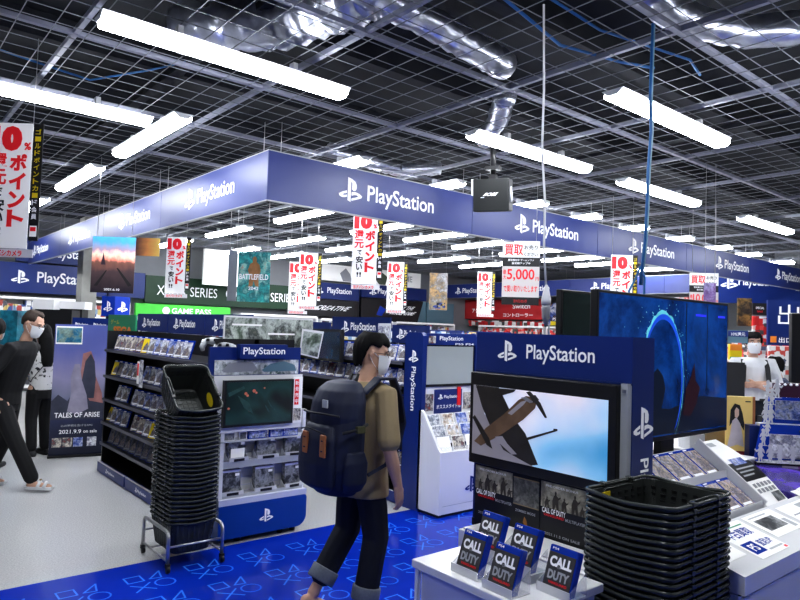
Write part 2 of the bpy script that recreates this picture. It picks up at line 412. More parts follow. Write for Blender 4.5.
# ================================================================ HANGING BLUE SIGN RUN
def rx_(px, y): return ony(px, 250, y).x
def ry_(px, x): return onx(px, 230, x).y
HZ0, HZ1 = 2.94, 3.43
def hwire(m, x, y): m.tube([(x, y, HZ1-.02), (x, y, 3.75)], .004, 'steel', 5)
def sign_run(a, b, front, lbl, texts, tz=3.19, sc=1.):
    """one length of the hanging sign; a-b along the run, lettering on the face; texts = [(centre along run, letter length)]"""
    ax, av, sgn = front
    t = thing('hanging_sign', lbl, 'sign', (a, av, 0) if ax == 'y' else (av, a, 0), 0 if ax == 'y' else -PI/2, 'blue hanging sign boards')
    L = abs(b-a)
    bd = MB().box(0.004, L-.004, 0, .05, HZ0, HZ1, 'hblue').box(0, L, .001, .05, HZ0-.012, HZ0, 'grey').box(0, L, .001, .05, HZ1, HZ1+.012, 'grey').build('board', t)
    for s_ in (.15, L-.15):
        MB().tube([(s_, .025, HZ1), (s_, .025, 3.75)], .004, 'steel', 5).build('hanging_wire', t)
    for cpos, w in texts:
        q = cpos-min(a, b) if ax == 'y' else max(a, b)-cpos
        MB().text('PlayStation', (q+.13*sc, -.004, tz-.02), w, .235*sc, 'logo').logo((q-w/2-.10*sc, -.004, tz+.01), .26*sc).build('lettering', bd)
    return t
# long side facing the camera: plane y = 5.8 running away along +x
CX = 3.08
sign_run(CX, 5.98, ('y', 5.80, 0), 'long blue hanging sign board between the boards corner and the black speaker, large white lettering', [(4.68, 1.0)])
sign_run(5.98, 8.75, ('y', 5.80, 0), 'blue hanging sign board whose lettering the grey power cable crosses', [(7.58, 1.06)])
sign_run(8.75, 11.55, ('y', 5.80, 0), 'blue hanging sign board whose lettering the blue cable crosses', [(10.42, 1.1)])
sign_run(11.55, 14.25, ('y', 5.80, 0), 'blue hanging sign board directly above the paper sign over the dark television top', [(13.5, 1.1)])
sign_run(14.25, 17.1, ('y', 5.80, 0), 'blue hanging sign board farthest along, above the red packed shelves', [(16.35, 1.1)])
# short side: plane x = 3.08, boards running back along +y (text reads from far to near)
def left_run(y1, y0, lbl, texts): sign_run(y1, y0, ('x', CX, 0), lbl, texts)
left_run(8.72, 5.80, 'blue hanging sign board with glare at its sharp corner, slanting beside the tube lights', [(7.15, .98)])
left_run(11.3, 8.72, 'blue slanting sign board directly above the sunset poster', [(9.75, 1.0)])
left_run(14.2, 11.3, 'blue slanting sign board above the far wall sign', [(12.75, 1.1)])
left_run(17.2, 14.2, 'smallest visible blue slanting sign board, beside the tall point banner', [(15.9, 1.1)])
# far side of the run, plane x = 17.1
for k, (y1, y0) in enumerate([(17.9, 15.2), (15.2, 12.3), (12.3, 9.2), (9.2, 5.85)]):
    sign_run(y1, y0, ('x', 17.1, 0), 'distant dark blue hanging sign board over the red shelves, %s from the far wall' % NTH[k], [((y0+y1)/2, 1.1)])

# ================================================================ SPEAKER
c0 = ony(474, 180, 4.95); c1 = ony(506, 180, 4.95); zb = ony(474, 212, 4.95).z
t = thing('loudspeaker', 'black loudspeaker box with white maker lettering, hung under the ceiling mesh', 'speaker', (c0.x, 4.95, zb), HEAD-PI/2-.32)
t.rotation_euler = (.16, 0, HEAD-PI/2-.32)
W = .385; H = c0.z-zb
MB().box(0, W, 0, .26, 0, H, mat('speaker_grille', (.018,.020,.020), .6), .008).build('cabinet', t)
MB().box(-.02, 0, .0, .05, H*.5, H, 'white').build('end_label', t)
MB().text('BOSE', (W*.5, -.006, H*.52), W*.36, .034, 'logo', bold=.03, slant=.25).box(W*.22, W*.32, -.006, -.004, H*.42, H*.44, 'logo').build('lettering', t)
q = MB(); q.poly([(W+.004, .01, .01), (W+.004, .25, .01), (W+.004, .25, H-.01), (W+.004, .01, H-.01)], 'black')
q.build('end_panel', t)
MB().loft([[(W+.006+.02*k, .12+r*math.cos(2*PI*j/16), H*.52+r*math.sin(2*PI*j/16)) for j in range(16)] for k, r in ((0,.085),(.4,.08),(.6,.06),(.2,.03))], 'grey', True, True).build('driver_cone', t)
MB().box(W*.4, W*.6, .1, .2, H, H+.05, 'black').tube([(W*.5,.15,H+.04),(W*.5,.15,3.8-zb)], .03, 'black').box(W*.3, W*.7, .06, .24, H+.1, H+.14, 'black').build('bracket', t)

# ================================================================ HANGING CABLES
p = ond(543, 37, 4.0); zt = 3.75
pts = [V((p.x, p.y, zt))]+[ond(px, py, 4.0) for px, py in ((544,90),(542,150),(545,200),(544,250),(546,285))]
t = thing('power_cable', 'grey power cable hanging straight down from the ceiling mesh with an in-line plug', 'cable', (0,0,0))
MB().tube(pts, .007, M['whitecloth'], 6).build('cord', t)
e = ond(546.5, 285, 4.0)
MB().lathe([(.008,0),(.016,-.02),(.022,-.05),(.03,-.09),(.03,-.12)], M['whitecloth'], tuple(e)).build('socket', t)
MB().lathe([(.024,-.12),(.027,-.14),(.024,-.20),(.010,-.24)], M['grey'], tuple(e)).build('plug', t)
MB().tube([e+V((0,0,-.24)), ond(549, 325, 4.0), ond(549, 360, 4.)], .006, gcab, 6).build('lower_cord', t)
pts = [V((*ond(652,68,4.2).xy, zt))]+[ond(px, py, 4.2) for px, py in ((650,100),(651,130),(648,170),(647,200),(645,240),(640,285))]
t = thing('data_cable_drop', 'blue and white cable bundle dropping from the ceiling behind the big television', 'cable', (0,0,0))
MB().tube(pts, .009, bcab, 6).tube([q_+V((.02,0,0)) for q_ in pts], .007, mat('pale_blue_cable', (.25,.42,.5), .5), 6).build('cord', t)
for dx, n in ((-7,'cable_tail'),(8,'cable_tail')):
    MB().tube([pts[-1]+V((0,0,.12)), ond(640+dx*.6, 278, 4.2), ond(636+dx, 291, 4.2), ond(636+dx, 320, 4.2)], .007, bcab, 6).build(n, t)
# thin suspension strings that carry the paper signs
# ================================================================ POINT BANNERS (hanging)
def banner(px, py, D, hpx, lbl, full=True):
    """a pair of hanging strips: wide white one with red writing, narrow black one with yellow writing"""
    c = ond(px, py, D); H = .92; W = .315
    t = thing('point_banner', lbl, 'banner', (c.x, c.y, c.z-H), HEAD-PI/2, 'hanging point reward banners')
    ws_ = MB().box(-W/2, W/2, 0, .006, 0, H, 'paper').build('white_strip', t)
    m = MB()
    m.text('10', (-.03, -.004, H-.115), .23, .185, 'red', bold=.085).text('%', (W/2-.03, -.005, H-.17), .05, .055, 'red', bold=.04)
    for i, ch in enumerate('ポイント'): m.text(ch, (.065, -.004, H-.29-i*.137), .125, .125, 'red', bold=.05)
    for i, ch in enumerate('還元'): m.text(ch, (-.075, -.004, H-.28-i*.12), .12, .115, 'red', bold=.025)
    for i, (ch, s_) in enumerate((('で', .06), ('安', .09), ('い', .08), ('!!', .06))): m.text(ch, (-.065, -.004, H-.51-i*.095), s_, s_, 'black', bold=.03)
    m.build('lettering', ws_)
    bs_ = MB().box(W/2+.005, W/2+.075, .004, .01, .06, H, 'black').build('black_strip', t)
    m = MB()
    for i, ch in enumerate('ゴールドポイントカード会員'): m.text(ch, (W/2+.04, .0, H-.06-i*.052), .042, .040, 'yellow' if i < 10 else 'logo', bold=.02)
    m.box(W/2+.015, W/2+.065, .001, .003, .09, .17, 'paper').box(W/2+.02, W/2+.06, -.001, .001, .13, .16, 'red')
    m.build('small_lettering', bs_)
    MB().box(-W/2+.0, W/2+.05, -.002, .004, -.065, -.005, 'white').text('ヨドバシカメラ', (0, -.006, -.035), .26, .045, 'red', bold=.03).build('foot_strip', t)
    m = MB(); m.tube([(-W/2+.02,.003,H-.01),(-W/2+.02,.003,3.75-(c.z-H))], .0025, 'steel', 4).tube([(W/2,.003,H-.01),(W/2,.003,3.75-(c.z-H))], .0025, 'steel', 4)
    m.build('string', t)
banner(12, 123, 4.75, 0, 'large white and red point banner cut by the picture edge, largest of all')
banner(177, 237, 10.6, 0, 'white and red point banner hanging in front of the dark green sign')
banner(309, 253, 11.4, 0, 'white and red point banner hanging between teal soldier poster and dark blue sign')
banner(366, 213, 8.4, 0, 'white and red point banner whose top is behind the large hanging sign board', )
banner(396, 262, 12.6, 0, 'white and red point banner hanging over the red shelf panels, beside the tall overlapping banner')
banner(485, 272, 14.4, 0, 'white and red point banner hanging beside the paper price sign')
banner(622, 255, 9.5, 0, 'white and red point banner showing between hanging sign and television top')
banner(298, 262, 12.4, 0, 'pale point banner half hidden behind the banner beside the teal poster')

# ================================================================ PAPER BUY-BACK SIGNS
def buy_sign(px, py, D, price, lbl, rz=None, s=1.):
    c = ond(px, py, D); W, H = .56*s, .98*s
    t = thing('price_sign', lbl, 'sign', (c.x, c.y, c.z-H), rz if rz is not None else HEAD-PI/2-math.radians(8), 'hanging paper price signs')
    MB().box(-W/2, W/2, 0, .006, 0, H, 'black').build('backing_board', t)
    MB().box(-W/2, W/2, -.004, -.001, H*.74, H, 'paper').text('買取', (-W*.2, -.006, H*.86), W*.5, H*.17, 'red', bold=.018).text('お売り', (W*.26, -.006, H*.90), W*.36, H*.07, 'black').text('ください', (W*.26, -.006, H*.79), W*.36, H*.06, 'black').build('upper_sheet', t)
    MB().text('買取強化中 ゲームソフト', (0, -.004, H*.70), W*.7, H*.035, 'logo').text('査定額アップ中', (0, -.004, H*.65), W*.5, H*.035, 'logo').build('strip_lettering', t)
    MB().box(-W/2, W/2, -.004, -.001, H*.12, H*.60, mat('pale_paper', (.66,.62,.60), .6) if 'pale_paper' not in bpy.data.materials else bpy.data.materials['pale_paper']).text('最', (-W*.43, -.006, H*.51), W*.09, H*.07, 'red').text('大', (-W*.43, -.006, H*.43), W*.09, H*.07, 'red').text(price, (.0, -.006, H*.465), W*.74, H*.19, 'red', bold=.018).text('円', (W*.44, -.006, H*.41), W*.09, H*.06, 'red').text('で買い取りいたします', (0, -.006, H*.25), W*.9, H*.10, 'red', bold=.02).build('price_sheet', t)
    MB().text('ヨドバシカメラ', (0, -.004, H*.06), W*.35, H*.05, 'red').build('foot_lettering', t)
    MB().tube([(-W*.4,.003,H-.01),(-W*.4,.003,3.75-c.z+H)], .0025, 'steel', 4).tube([(W*.4,.003,H-.01),(W*.4,.003,3.75-c.z+H)], .0025, 'steel', 4).build('string', t)
buy_sign(521.5, 241, 8.8, '5,000', 'red and white paper sign reading 5,000, hanging beside the power cable', s=.88)
buy_sign(704, 273, 9.6, '10,000', 'red and white paper sign reading 10,000, its foot behind the big television', s=.72)

# ================================================================ HANGING POSTERS
def poster(x0, y0, x1, y1, D, m, lbl, extra=None, name='hanging_poster', cat='poster', turn=0.):
    a = ond(x0, y0, D); b2 = ond(x1, y0, D); zb = ond((x0+x1)/2, y1, D).z; zt_ = (a.z+b2.z)/2
    W = (a-b2).length; c = (a+b2)/2; H = zt_-zb
    t = thing(name, lbl, cat, (c.x, c.y, zb), HEAD-PI/2+turn)
    MB().box(-W/2, W/2, 0, .008, 0, H, m).build('sheet', t)
    if extra: extra(t, W, H)
    MB().tube([(-W*.4,.004,H-.01),(-W*.4,.004,3.75-zb)], .0025, 'steel', 4).tube([(W*.4,.004,H-.01),(W*.4,.004,3.75-zb)], .0025, 'steel', 4).build('string', t)
    return t
sun = vgrad('sunset_picture', [(0,(.015,.012,.02)),(.38,(.07,.045,.05)),(.55,(.22,.10,.08)),(.60,(.9,.30,.22)),(.68,(1,.75,.60)),(.76,(.45,.32,.45)),(.92,(.10,.42,.75)),(1,(.1,.5,.85))], noise=.13, emit=.35, scale=6)  # poster is no lamp; emission puts extra brightness into its picture
def sunx(t, W, H):
    MB().text('2021.6.10', (0, -.004, H*.06), W*.36, H*.04, 'logo').build('lettering', t)
    m = MB(); m.prism([(-W*.42,-.004,H*.12),(-W*.16,-.004,H*.40),(-W*.13,-.004,H*.40),(-W*.34,-.004,H*.12)], (0,-.001,0), 'black2').prism([(W*.46,-.004,H*.14),(W*.12,-.004,H*.45),(W*.09,-.004,H*.44),(W*.38,-.004,H*.12)], (0,-.001,0), 'black2')
    m.prism([(-W*.28,-.004,H*.5),(-W*.23,-.004,H*.72),(-W*.17,-.004,H*.5)], (0,-.001,0), mat('dusky_print', (.05,.03,.05), .5)); m.build('silhouette', t)
poster(93, 237, 136, 293, 8.2, sun, 'hanging poster of a glowing sunset over dark ground, dated 2021.6.10', sunx)
poster(136, 238, 160, 256, 12, vgrad('amber_picture', [(0,(.1,.05,.06)),(.5,(.7,.3,.1)),(1,(.8,.55,.15))], axis=0, emit=.2), 'small amber poster behind the sunset poster')
teal = art('teal_poster_print', [(.02,.25,.26),(.05,.42,.40),(.02,.16,.18),(.25,.55,.5),(.5,.15,.1)], 4.5, emit=.1, rand=False)
def bfx(t, W, H):
    MB().text('BATTLEFIELD', (0, -.006, H*.5), W*.9, H*.11, 'logo', bold=.02).text('2042', (0, -.006, H*.27), W*.32, H*.07, 'logo').build('lettering', t)
    m = MB()
    body = [(-.03,.32),(-.12,.30),(-.11,.52),(-.15,.64),(-.10,.76),(-.04,.79),(-.04,.88),(.0,.92),(.05,.88),(.05,.80),(.12,.75),(.16,.62),(.11,.5),(.12,.3),(.04,.32),(.0,.42)]
    m.prism([(a*W*1.3, -.002, b_*H) for a, b_ in body], (0,-.002,0), mat('ember_print', (.30,.15,.06), .5, var=.7, scale=9, emit=.1)); m.build('soldier_shape', t)
poster(239, 252, 271, 302, 9.6, teal, 'hanging teal poster with a glowing soldier shape and white title', bfx)
poster(229, 250, 238, 301, 9.9, 'grey', 'narrow grey poster edge hanging beside the teal poster')
def girlx(t, W, H):
    MB().box(-W*.4, W*.4, -.003, -.001, H*.04, H*.2, art('magenta_box_row', [(.35,.3,.2),(.02,.02,.03),(.5,.35,.1),(.05,.08,.3)], 20, voro=True)).build('picture_row', t)
poster(430, 273, 448, 310, 11.5, art('grey_fantasy_print', [(.05,.05,.06),(.5,.5,.52),(.25,.22,.18),(.55,.35,.15),(.08,.09,.12)], 5), 'hanging poster of grey and amber artwork over the red shelf panels', girlx)
poster(704, 283, 716, 330, 7.6, art('violet_figure_print', [(.05,.04,.08),(.4,.35,.6),(.2,.1,.3),(.7,.7,.8)], 6), 'narrow violet poster hanging at the corner of the big television', None)

# ================================================================ FAR WALL SIGNS AND SHELVING (wall at y = 18)
YW = 17.6
def wallsign(x0, x1, z0, z1, m, lbl, fn=None, name='wall_sign', y=YW, d=.12):
    t = thing(name, lbl, 'sign', (x0, y, z0))
    pn = MB().box(0, x1-x0, 0, d, 0, z1-z0, m).build('panel', t)
    if fn:
        q = MB(); fn(q, x1-x0, z1-z0); q.build('lettering', pn)
    return t
wallsign(-1.2, 4.95, 2.28, 2.98, 'blue', 'long dark blue wall sign with silver lettering behind the plaster pillar', lambda q, W, H: q.text('PlayStation', (ony(68,283,17.6).x+1.2, -.004, H*.5), 1.36, .34, 'logo').logo((ony(25,276,17.6).x+1.1, -.004, H*.53), .32))
wallsign(2.9, 4.9, 3.02, 3.6, 'blue2', 'upper dark blue wall sign behind the plaster pillar, over the long one', lambda q, W, H: (q.text('PlayStation', (W*.62,-.004,H*.4), 1.1,.3,'logo'), q.logo((W*.22,-.004,H*.42),.3)))
wallsign(5.0, 5.9, 2.3, 2.96, 'blue2', 'plain blue wall sign panel between pillar and dark green sign')
def xb(q, W, H):
    q.text('XBOX SERIES', (1.15, -.004, H*.48), 1.7, .26, 'logo', bold=0); q.text('XBOX SERIES', (W-1.2, -.004, H*.48), 1.7, .26, 'logo', bold=0)
    cx = W-2.4
    q.add([(cx+.17*math.cos(a*.3927), -.005, H*.5+.17*math.sin(a*.3927)) for a in range(16)], [tuple(range(16))], 'logo')
    for s_ in (1, -1): q.prism([(cx-.13*s_,-.007,H*.5-.14),(cx-.07*s_,-.007,H*.5-.14),(cx+.12*s_,-.007,H*.5+.14),(cx+.06*s_,-.007,H*.5+.14)], (0,-.001,0), 'dgreen')
wallsign(5.92, 10.75, 2.2, 2.92, 'dgreen', 'dark green wall sign with thin white lettering behind the hanging banners', xb)
def gp(q, W, H):
    q.text('GAME PASS', (W*.57, -.004, H*.5), 1.1, .15, 'logo'); q.add([(W*.3+.1*math.cos(a*.3927), -.005, H*.5+.1*math.sin(a*.3927)) for a in range(16)], [tuple(range(16))], 'logo')
wallsign(5.6, 8.2, 1.84, 2.16, 'lime', 'bright green lit shelf sign under the dark green wall sign', gp, y=17.3)
wallsign(7.25, 8.75, 2.75, 3.72, 'paper', 'blank white poster board above the dark green wall sign', None, 'poster_board', y=17.0)
def comic(q, W, H):
    q.text('GAME', (W*.83, -.004, H*.55), W*.16, H*.4, 'ice')
    q.prism([(W*.25,-.004,H*.02),(W*.22,-.004,H*.5),(W*.27,-.004,H*.85),(W*.31,-.004,H*.5),(W*.33,-.004,H*.02)], (0,-.002,0), 'grey')
    q.prism([(W*.58,-.004,H*.02),(W*.53,-.004,H*.45),(W*.59,-.004,H*.9),(W*.66,-.004,H*.55),(W*.64,-.004,H*.02)], (0,-.002,0), mat('olive_print', (.08,.10,.07), .6))
wallsign(11.1, 15.6, 3.2, 3.72, 'paper', 'white wall banner with faint dark figures above the dark blue signs', comic, 'wall_banner')
wallsign(10.8, 12.9, 2.60, 3.12, 'blue2', 'dark blue wall sign beside the teal soldier poster', lambda q, W, H: q.text('PlayStation', (W*.62, -.004, H*.5), .95, .24, 'logo').logo((W*.25, -.004, H*.52), .26))
wallsign(10.8, 12.9, 2.05, 2.58, 'black', 'black wall sign with slanted white lettering under the dark blue one', lambda q, W, H: q.text('CREATIVE', (W*.5, -.004, H*.5), 1.3, .15, 'logo', slant=.2))
wallsign(13.0, 15.9, 2.75, 3.18, 'blue2', 'dark blue wall sign with white lettering, above the black play panel', lambda q, W, H: q.text('PlayStation', (W*.42, -.004, H*.5), 1.1, .24, 'logo').logo((W*.16, -.004, H*.5), .26))
def play(q, W, H):
    q.text('PLAY THE', (W*.66, -.004, H*.66), .8, .13, 'logo', bold=.03, slant=.2); q.text('WHOLE GAME', (W*.62, -.004, H*.42), 1.1, .13, 'logo', bold=.03, slant=.2)
    q.prism([(W*.22,-.004,H*.3),(W*.27,-.004,H*.7),(W*.36,-.004,H*.55),(W*.30,-.004,H*.25)], (0,-.002,0), 'case')
    q.prism([(W*.86,-.003,0),(W,-.003,0),(W,-.003,H),(W*.95,-.003,H)], (0,-.002,0), 'steelblue')
M['steelblue'] = mat('steel_blue_print', (.12, .22, .28), .5)
wallsign(13.0, 15.9, 1.95, 2.72, 'black', 'black wall panel with white play lettering beside the overlapping banner', play)
wallsign(15.95, 17.3, 1.95, 2.72, 'steelblue', 'grey blue wall panel beside the black play panel', None, 'wall_panel')

# red and coloured wall fixtures at the far end (plane x = 18.4, facing the camera side)
XW = 18.3
def xsign(y1, y0, z0, z1, m, lbl, fn=None, name='wall_sign', x=XW, d=.12):
    t = thing(name, lbl, 'sign', (x, y1, z0), -PI/2)
    pn = MB().box(0, y1-y0, 0, d, 0, z1-z0, m).build('panel', t)
    if fn:
        q = MB(); fn(q, y1-y0, z1-z0); q.build('lettering', pn)
    return t
M['darkred'] = mat('dark_red_print', (.50,.025,.03), .5)
def nin(q, W, H):
    q.text('コントローラー', (W*.66, -.004, H*.22), W*.34, .13, 'logo', bold=.03); q.text('Switch', (W*.70, -.004, H*.66), W*.2, .17, 'logo')
    q.text('アクセサリー', (W*.22, -.004, H*.45), W*.24, .16, 'logo')
xsign(18.0, 14.0, 2.2, 2.92, 'darkred', 'wide red shelf sign under the far blue sign run', nin)
xsign(17.8, 14.2, 1.93, 2.15, art('red_banner_row', [(.6,.03,.03),(.8,.78,.76),(.5,.02,.03),(.1,.1,.1)], 4, voro=True), 'low patterned red and white strip sign under the wide red one')
xsign(14.0, 12.2, 2.02, 2.78, art('blue_comic_print', [(.02,.05,.25),(.6,.6,.62),(.05,.1,.4),(.02,.02,.04),(.5,.2,.1)], 3.5), 'far sign picturing pale artwork on blue, under the price sign', lambda q, W, H: (q.text('PS4 買取受付コーナー', (W*.5,-.006,H*.28), W*.8,.13,'logo'), q.box(W*.05,W*.95,-.005,-.003,.0,.13,'yellow')))
xsign(12.1, 11.2, 2.0, 2.75, 'black', 'far black sign with small red and white lettering', lambda q, W, H: (q.text('POWER', (W*.5,-.004,H*.75), W*.7,.14,'logo'), q.text('SALE', (W*.5,-.004,H*.5), W*.5,.1,'red')))
xsign(11.15, 10.7, 2.0, 2.8, 'red', 'narrow red far sign beside the black lettered one', None)
xsign(10.6, 8.7, 2.0, 2.9, 'whitegoods', 'far white notice wall with small red labels', None, 'notice_board')
# shelving along both far walls, packed
def far_shelf(axis, a, b, base, lvls, m, lbl, top=2.0, deep=.45):
    L = abs(b-a)
    t = thing('wall_shelf', lbl, 'shelf', (a, base, 0) if axis == 'y' else (base, a, 0), 0 if axis == 'y' else -PI/2)
    MB().box(0, L, .4, .45, 0, top, 'white').box(0, .04, 0, .45, 0, top, 'white').box(L-.04, L, 0, .45, 0, top, 'white').build('frame', t)
    q = MB()
    for i in range(lvls+1):
        z = .12+i*(top-.12)/lvls; q.box(.04, L-.04, .02, .4, z-.02, z, 'white').box(.04, L-.04, 0, .02, z-.04, z+.02, 'paper')
    q.build('shelf_board', t)
    for i in range(lvls):
        z = .12+i*(top-.12)/lvls
        q = MB(); x = .08
        while x < L-.3:
            w_ = random.uniform(.12, .3); h_ = random.uniform(.55, .85)*(top-.12)/lvls
            q.box(x, x+w_-.01, .05, .35, z+.001, z+h_, m); x += w_
        o = q.build('packed_goods', t, kind='stuff')
    return t
far_shelf('y', -1.2, 2.2, 17.1, 5, 'products', 'packed white shelf unit under the long dark blue wall sign', 2.2)
far_shelf('y', 2.3, 5.4, 17.1, 5, 'products', 'packed white shelf unit behind the plaster pillar', 2.15)
far_shelf('y', 5.5, 8.3, 17.3, 5, 'products', 'packed white shelf unit under the lit green shelf sign', 1.8)
far_shelf('y', 8.4, 11.0, 17.1, 5, 'whitegoods', 'packed white shelf unit behind the teal soldier poster', 2.0)
far_shelf('y', 11.1, 14.0, 17.1, 5, 'products', 'packed shelf unit of blue and white boxes under the black slanted lettering', 1.95)
far_shelf('y', 14.1, 16.9, 17.1, 5, 'products', 'packed shelf unit under the black play panel', 1.95)
far_shelf('x', 16.9, 13.9, 17.9, 5, 'redgoods', 'packed shelf unit of red boxes under the wide red sign', 1.95)
far_shelf('x', 13.8, 11.0, 17.9, 5, 'redgoods', 'packed shelf unit of red boxes under the far blue artwork sign', 1.95)
far_shelf('x', 10.9, 8.3, 17.9, 5, 'whitegoods', 'packed shelf unit of white boxes under the far notice wall', 1.95)
far_shelf('x', 8.2, 5.0, 17.9, 5, 'redgoods', 'packed shelf unit hidden mostly by the televisions', 1.95)
# ================================================================ BLUE FLOOR SHEET WITH BUTTON SYMBOLS
M['floorblue'] = mat('glossy_blue_floor_print', (.004, .035, .46), .14, var=.25, scale=2.5)
M['sym'] = mat('light_blue_print', (.03, .20, .85), .2, emit=.12)  # slight emission makes the floor print glow beyond the light it gets
t = thing('floor_sheet', 'glossy blue floor sheet printed with light blue square, triangle, circle and cross outlines', 'floor graphic', (0, 0, 0))
MB().box(-2.2, 6.6, -.6, 4.74, .0, .003, 'floorblue').build('sheet', t)
q = MB(); Zs = .0042
def strip(pts, w, closed=True):
    n = len(pts); P = [V((*p, Zs)) for p in pts]
    for i in range(n if closed else n-1):
        a, b2 = P[i], P[(i+1) % n]; d = (b2-a).normalized(); s_ = V((-d.y, d.x, 0))*w/2; e = d*w/2
        q.poly([a-e-s_, b2+e-s_, b2+e+s_, a-e+s_], 'sym')
for j in range(12):
    for i in range(19):
        x = 2.00+(i-8)*.405; y = 4.37-j*.41
        if x > 6.3 or x < -2: continue
        s = .06; w_ = .012
        cx, cy = x-.08, y+.078; strip([(cx-s*.85,cy-s*.85),(cx+s*.85,cy-s*.85),(cx+s*.85,cy+s*.85),(cx-s*.85,cy+s*.85)], w_)
        cx, cy = x+.07, y+.08; strip([(cx-s,cy-s*.7),(cx+s*.2,cy-s*.9),(cx+s*.6,cy+s*1.1)], w_)
        cx, cy = x-.07, y-.08; strip([(cx-s,cy-s),(cx+s,cy+s)], w_, False); strip([(cx-s,cy+s),(cx+s,cy-s)], w_, False)
        cx, cy = x+.075, y-.065; strip([(cx+s*1.05*math.cos(a*PI/9), cy+s*1.05*math.sin(a*PI/9)) for a in range(18)], w_)
q.build('printed_symbols', t)

M['umber2'] = art('cover_figure_print', [(.05,.04,.05),(.35,.28,.25),(.10,.10,.16),(.5,.42,.4)], 30)
# ================================================================ helpers: boxed games
GC = {}
def game(loc, rz, cov, lbl, group, tilt=0., w=.135, h=.172, top=True):
    """one boxed game standing or leaning; front faces local -y"""
    k = (cov, w, h, top)
    if k not in GC:
        q = MB(); q.box(-w/2, w/2, 0, .015, 0, h, 'case' if top else 'black2'); q.box(-w/2+.004, w/2-.008, -.001, 0, .004, h-(.018 if top else .004), cov if not isinstance(cov, str) else M[cov])
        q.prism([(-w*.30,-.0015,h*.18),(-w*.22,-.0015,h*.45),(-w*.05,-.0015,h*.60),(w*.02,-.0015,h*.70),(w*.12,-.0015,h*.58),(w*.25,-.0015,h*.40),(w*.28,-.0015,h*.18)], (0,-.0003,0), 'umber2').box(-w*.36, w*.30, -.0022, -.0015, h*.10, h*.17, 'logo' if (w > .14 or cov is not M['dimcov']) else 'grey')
        if top: q.box(-w/2+.01, -w/2+.05, -.0015, 0, h-.013, h-.006, 'logo')
        GC[k] = q.mesh('boxed_game')
    o = bpy.data.objects.new('boxed_game', GC[k]); COL.objects.link(o); o.location = loc; o.rotation_euler = (tilt, 0, rz)
    tag(o, lbl, 'game', group); return o

M['striplip'] = mat('shelf_lip_grey', (.10,.10,.13), .35)
# ================================================================ GONDOLA ONE (black game shelves)
def gondola(x0, y1, y0, lbl, H=1.58, shelves=(.33, .56, .82, 1.08, 1.37), modules=2, depth=.36, logos=True):
    """double sided shelf; the side toward -x is stocked. local x runs from far end (y1) to near end (y0)"""
    L = y1-y0
    t = thing('game_shelf', lbl, 'shelf', (x0, y1, 0), -PI/2)
    MB().box(0, L, depth, depth+.04, 0, H, 'black').box(0, L, .02, 2*depth+.02, 0, .1, 'black').build('back_panel', t)
    for a in (0, L-.025): MB().box(a, a+.025, .02, 2*depth+.02, .0, H, 'black').build('end_panel', t)
    for z in shelves:
        MB().prism([(.02,.0,z-.02),(.02,.0,z),(.02,depth,z+.02),(.02,depth,z-.01)], (L-.04,0,0), 'black').box(.02, L-.02, -.010, .0, z-.026, z+.004, 'striplip').build('shelf_board', t)
    for i in range(modules):
        a = L*i/modules+.02; b2 = L*(i+1)/modules-.02
        k = MB().box(a, b2, -.02, .02, .01, .115, 'hblue').box(a, b2, -.022, -.0, .115, .12, 'ice')
        kb = k.build('kick_board', t)
        MB().text('PlayStation', ((a+b2)/2+.04, -.0225, .06), .24, .035, 'logo').logo(((a+b2)/2-.12, -.0225, .065), .05).build('kick_lettering', kb)
    return t
G1 = gondola(2.23, 7.88, 4.98, 'black game shelf with blue lettered kick boards, behind the wheeled basket stack', modules=3)
# header boards over it
def header_board(x, y1, y0, z0, z1, lbl, s=1., m='blue2'):
    t = thing('header_board', lbl, 'sign', (x, y1, z0), -PI/2, 'small blue header boards')
    L = y1-y0
    bd = MB().box(0.004, L-.004, 0, .02, 0, z1-z0, m).build('board', t)
    MB().box(.05, .09, .02, .03, -.04, (z1-z0)*.6, 'grey').box(L-.09, L-.05, .02, .03, -.04, (z1-z0)*.6, 'grey').build('bracket', t)
    MB().text('PlayStation', (L*.56, -.003, (z1-z0)*.47), L*.42, (z1-z0)*.5, 'logo').logo((L*.25, -.003, (z1-z0)*.5), (z1-z0)*.6).build('lettering', bd)
    return t
MB().box(.05, .09, .02, .04, -1.5, .2, 'black').box(.99, 1.03, .02, .04, -1.5, .2, 'black').build('post', t) if 0 else None
header_board(2.6, 7.95, 6.99, 1.585, 1.785, 'small blue header board next to the green one, on top of the black game shelf')
header_board(2.6, 6.98, 6.03, 1.585, 1.785, 'middle of three small blue header boards on the black game shelf')
header_board(2.6, 6.02, 5.07, 1.585, 1.785, 'small blue header board behind the white framed artwork panel')
t = thing('header_board', 'green header board with orange writing on top of the black game shelf', 'sign', (2.6, 9.1, 1.5), -PI/2)
MB().box(0, 1.08, 0, .02, 0, .27, 'green').build('board', t)
MB().box(.3, .34, .02, .05, -1.5, .2, 'black').build('post', t); MB().box(1.0, 1.04, .02, .05, -1.5, .2, 'black').build('post', t)
MB().text('SEGA', (.62, -.004, .07), .75, .11, 'orange', bold=.06).text('ゲーム', (.3, -.004, .18), .35, .06, 'yellow').build('lettering', t)

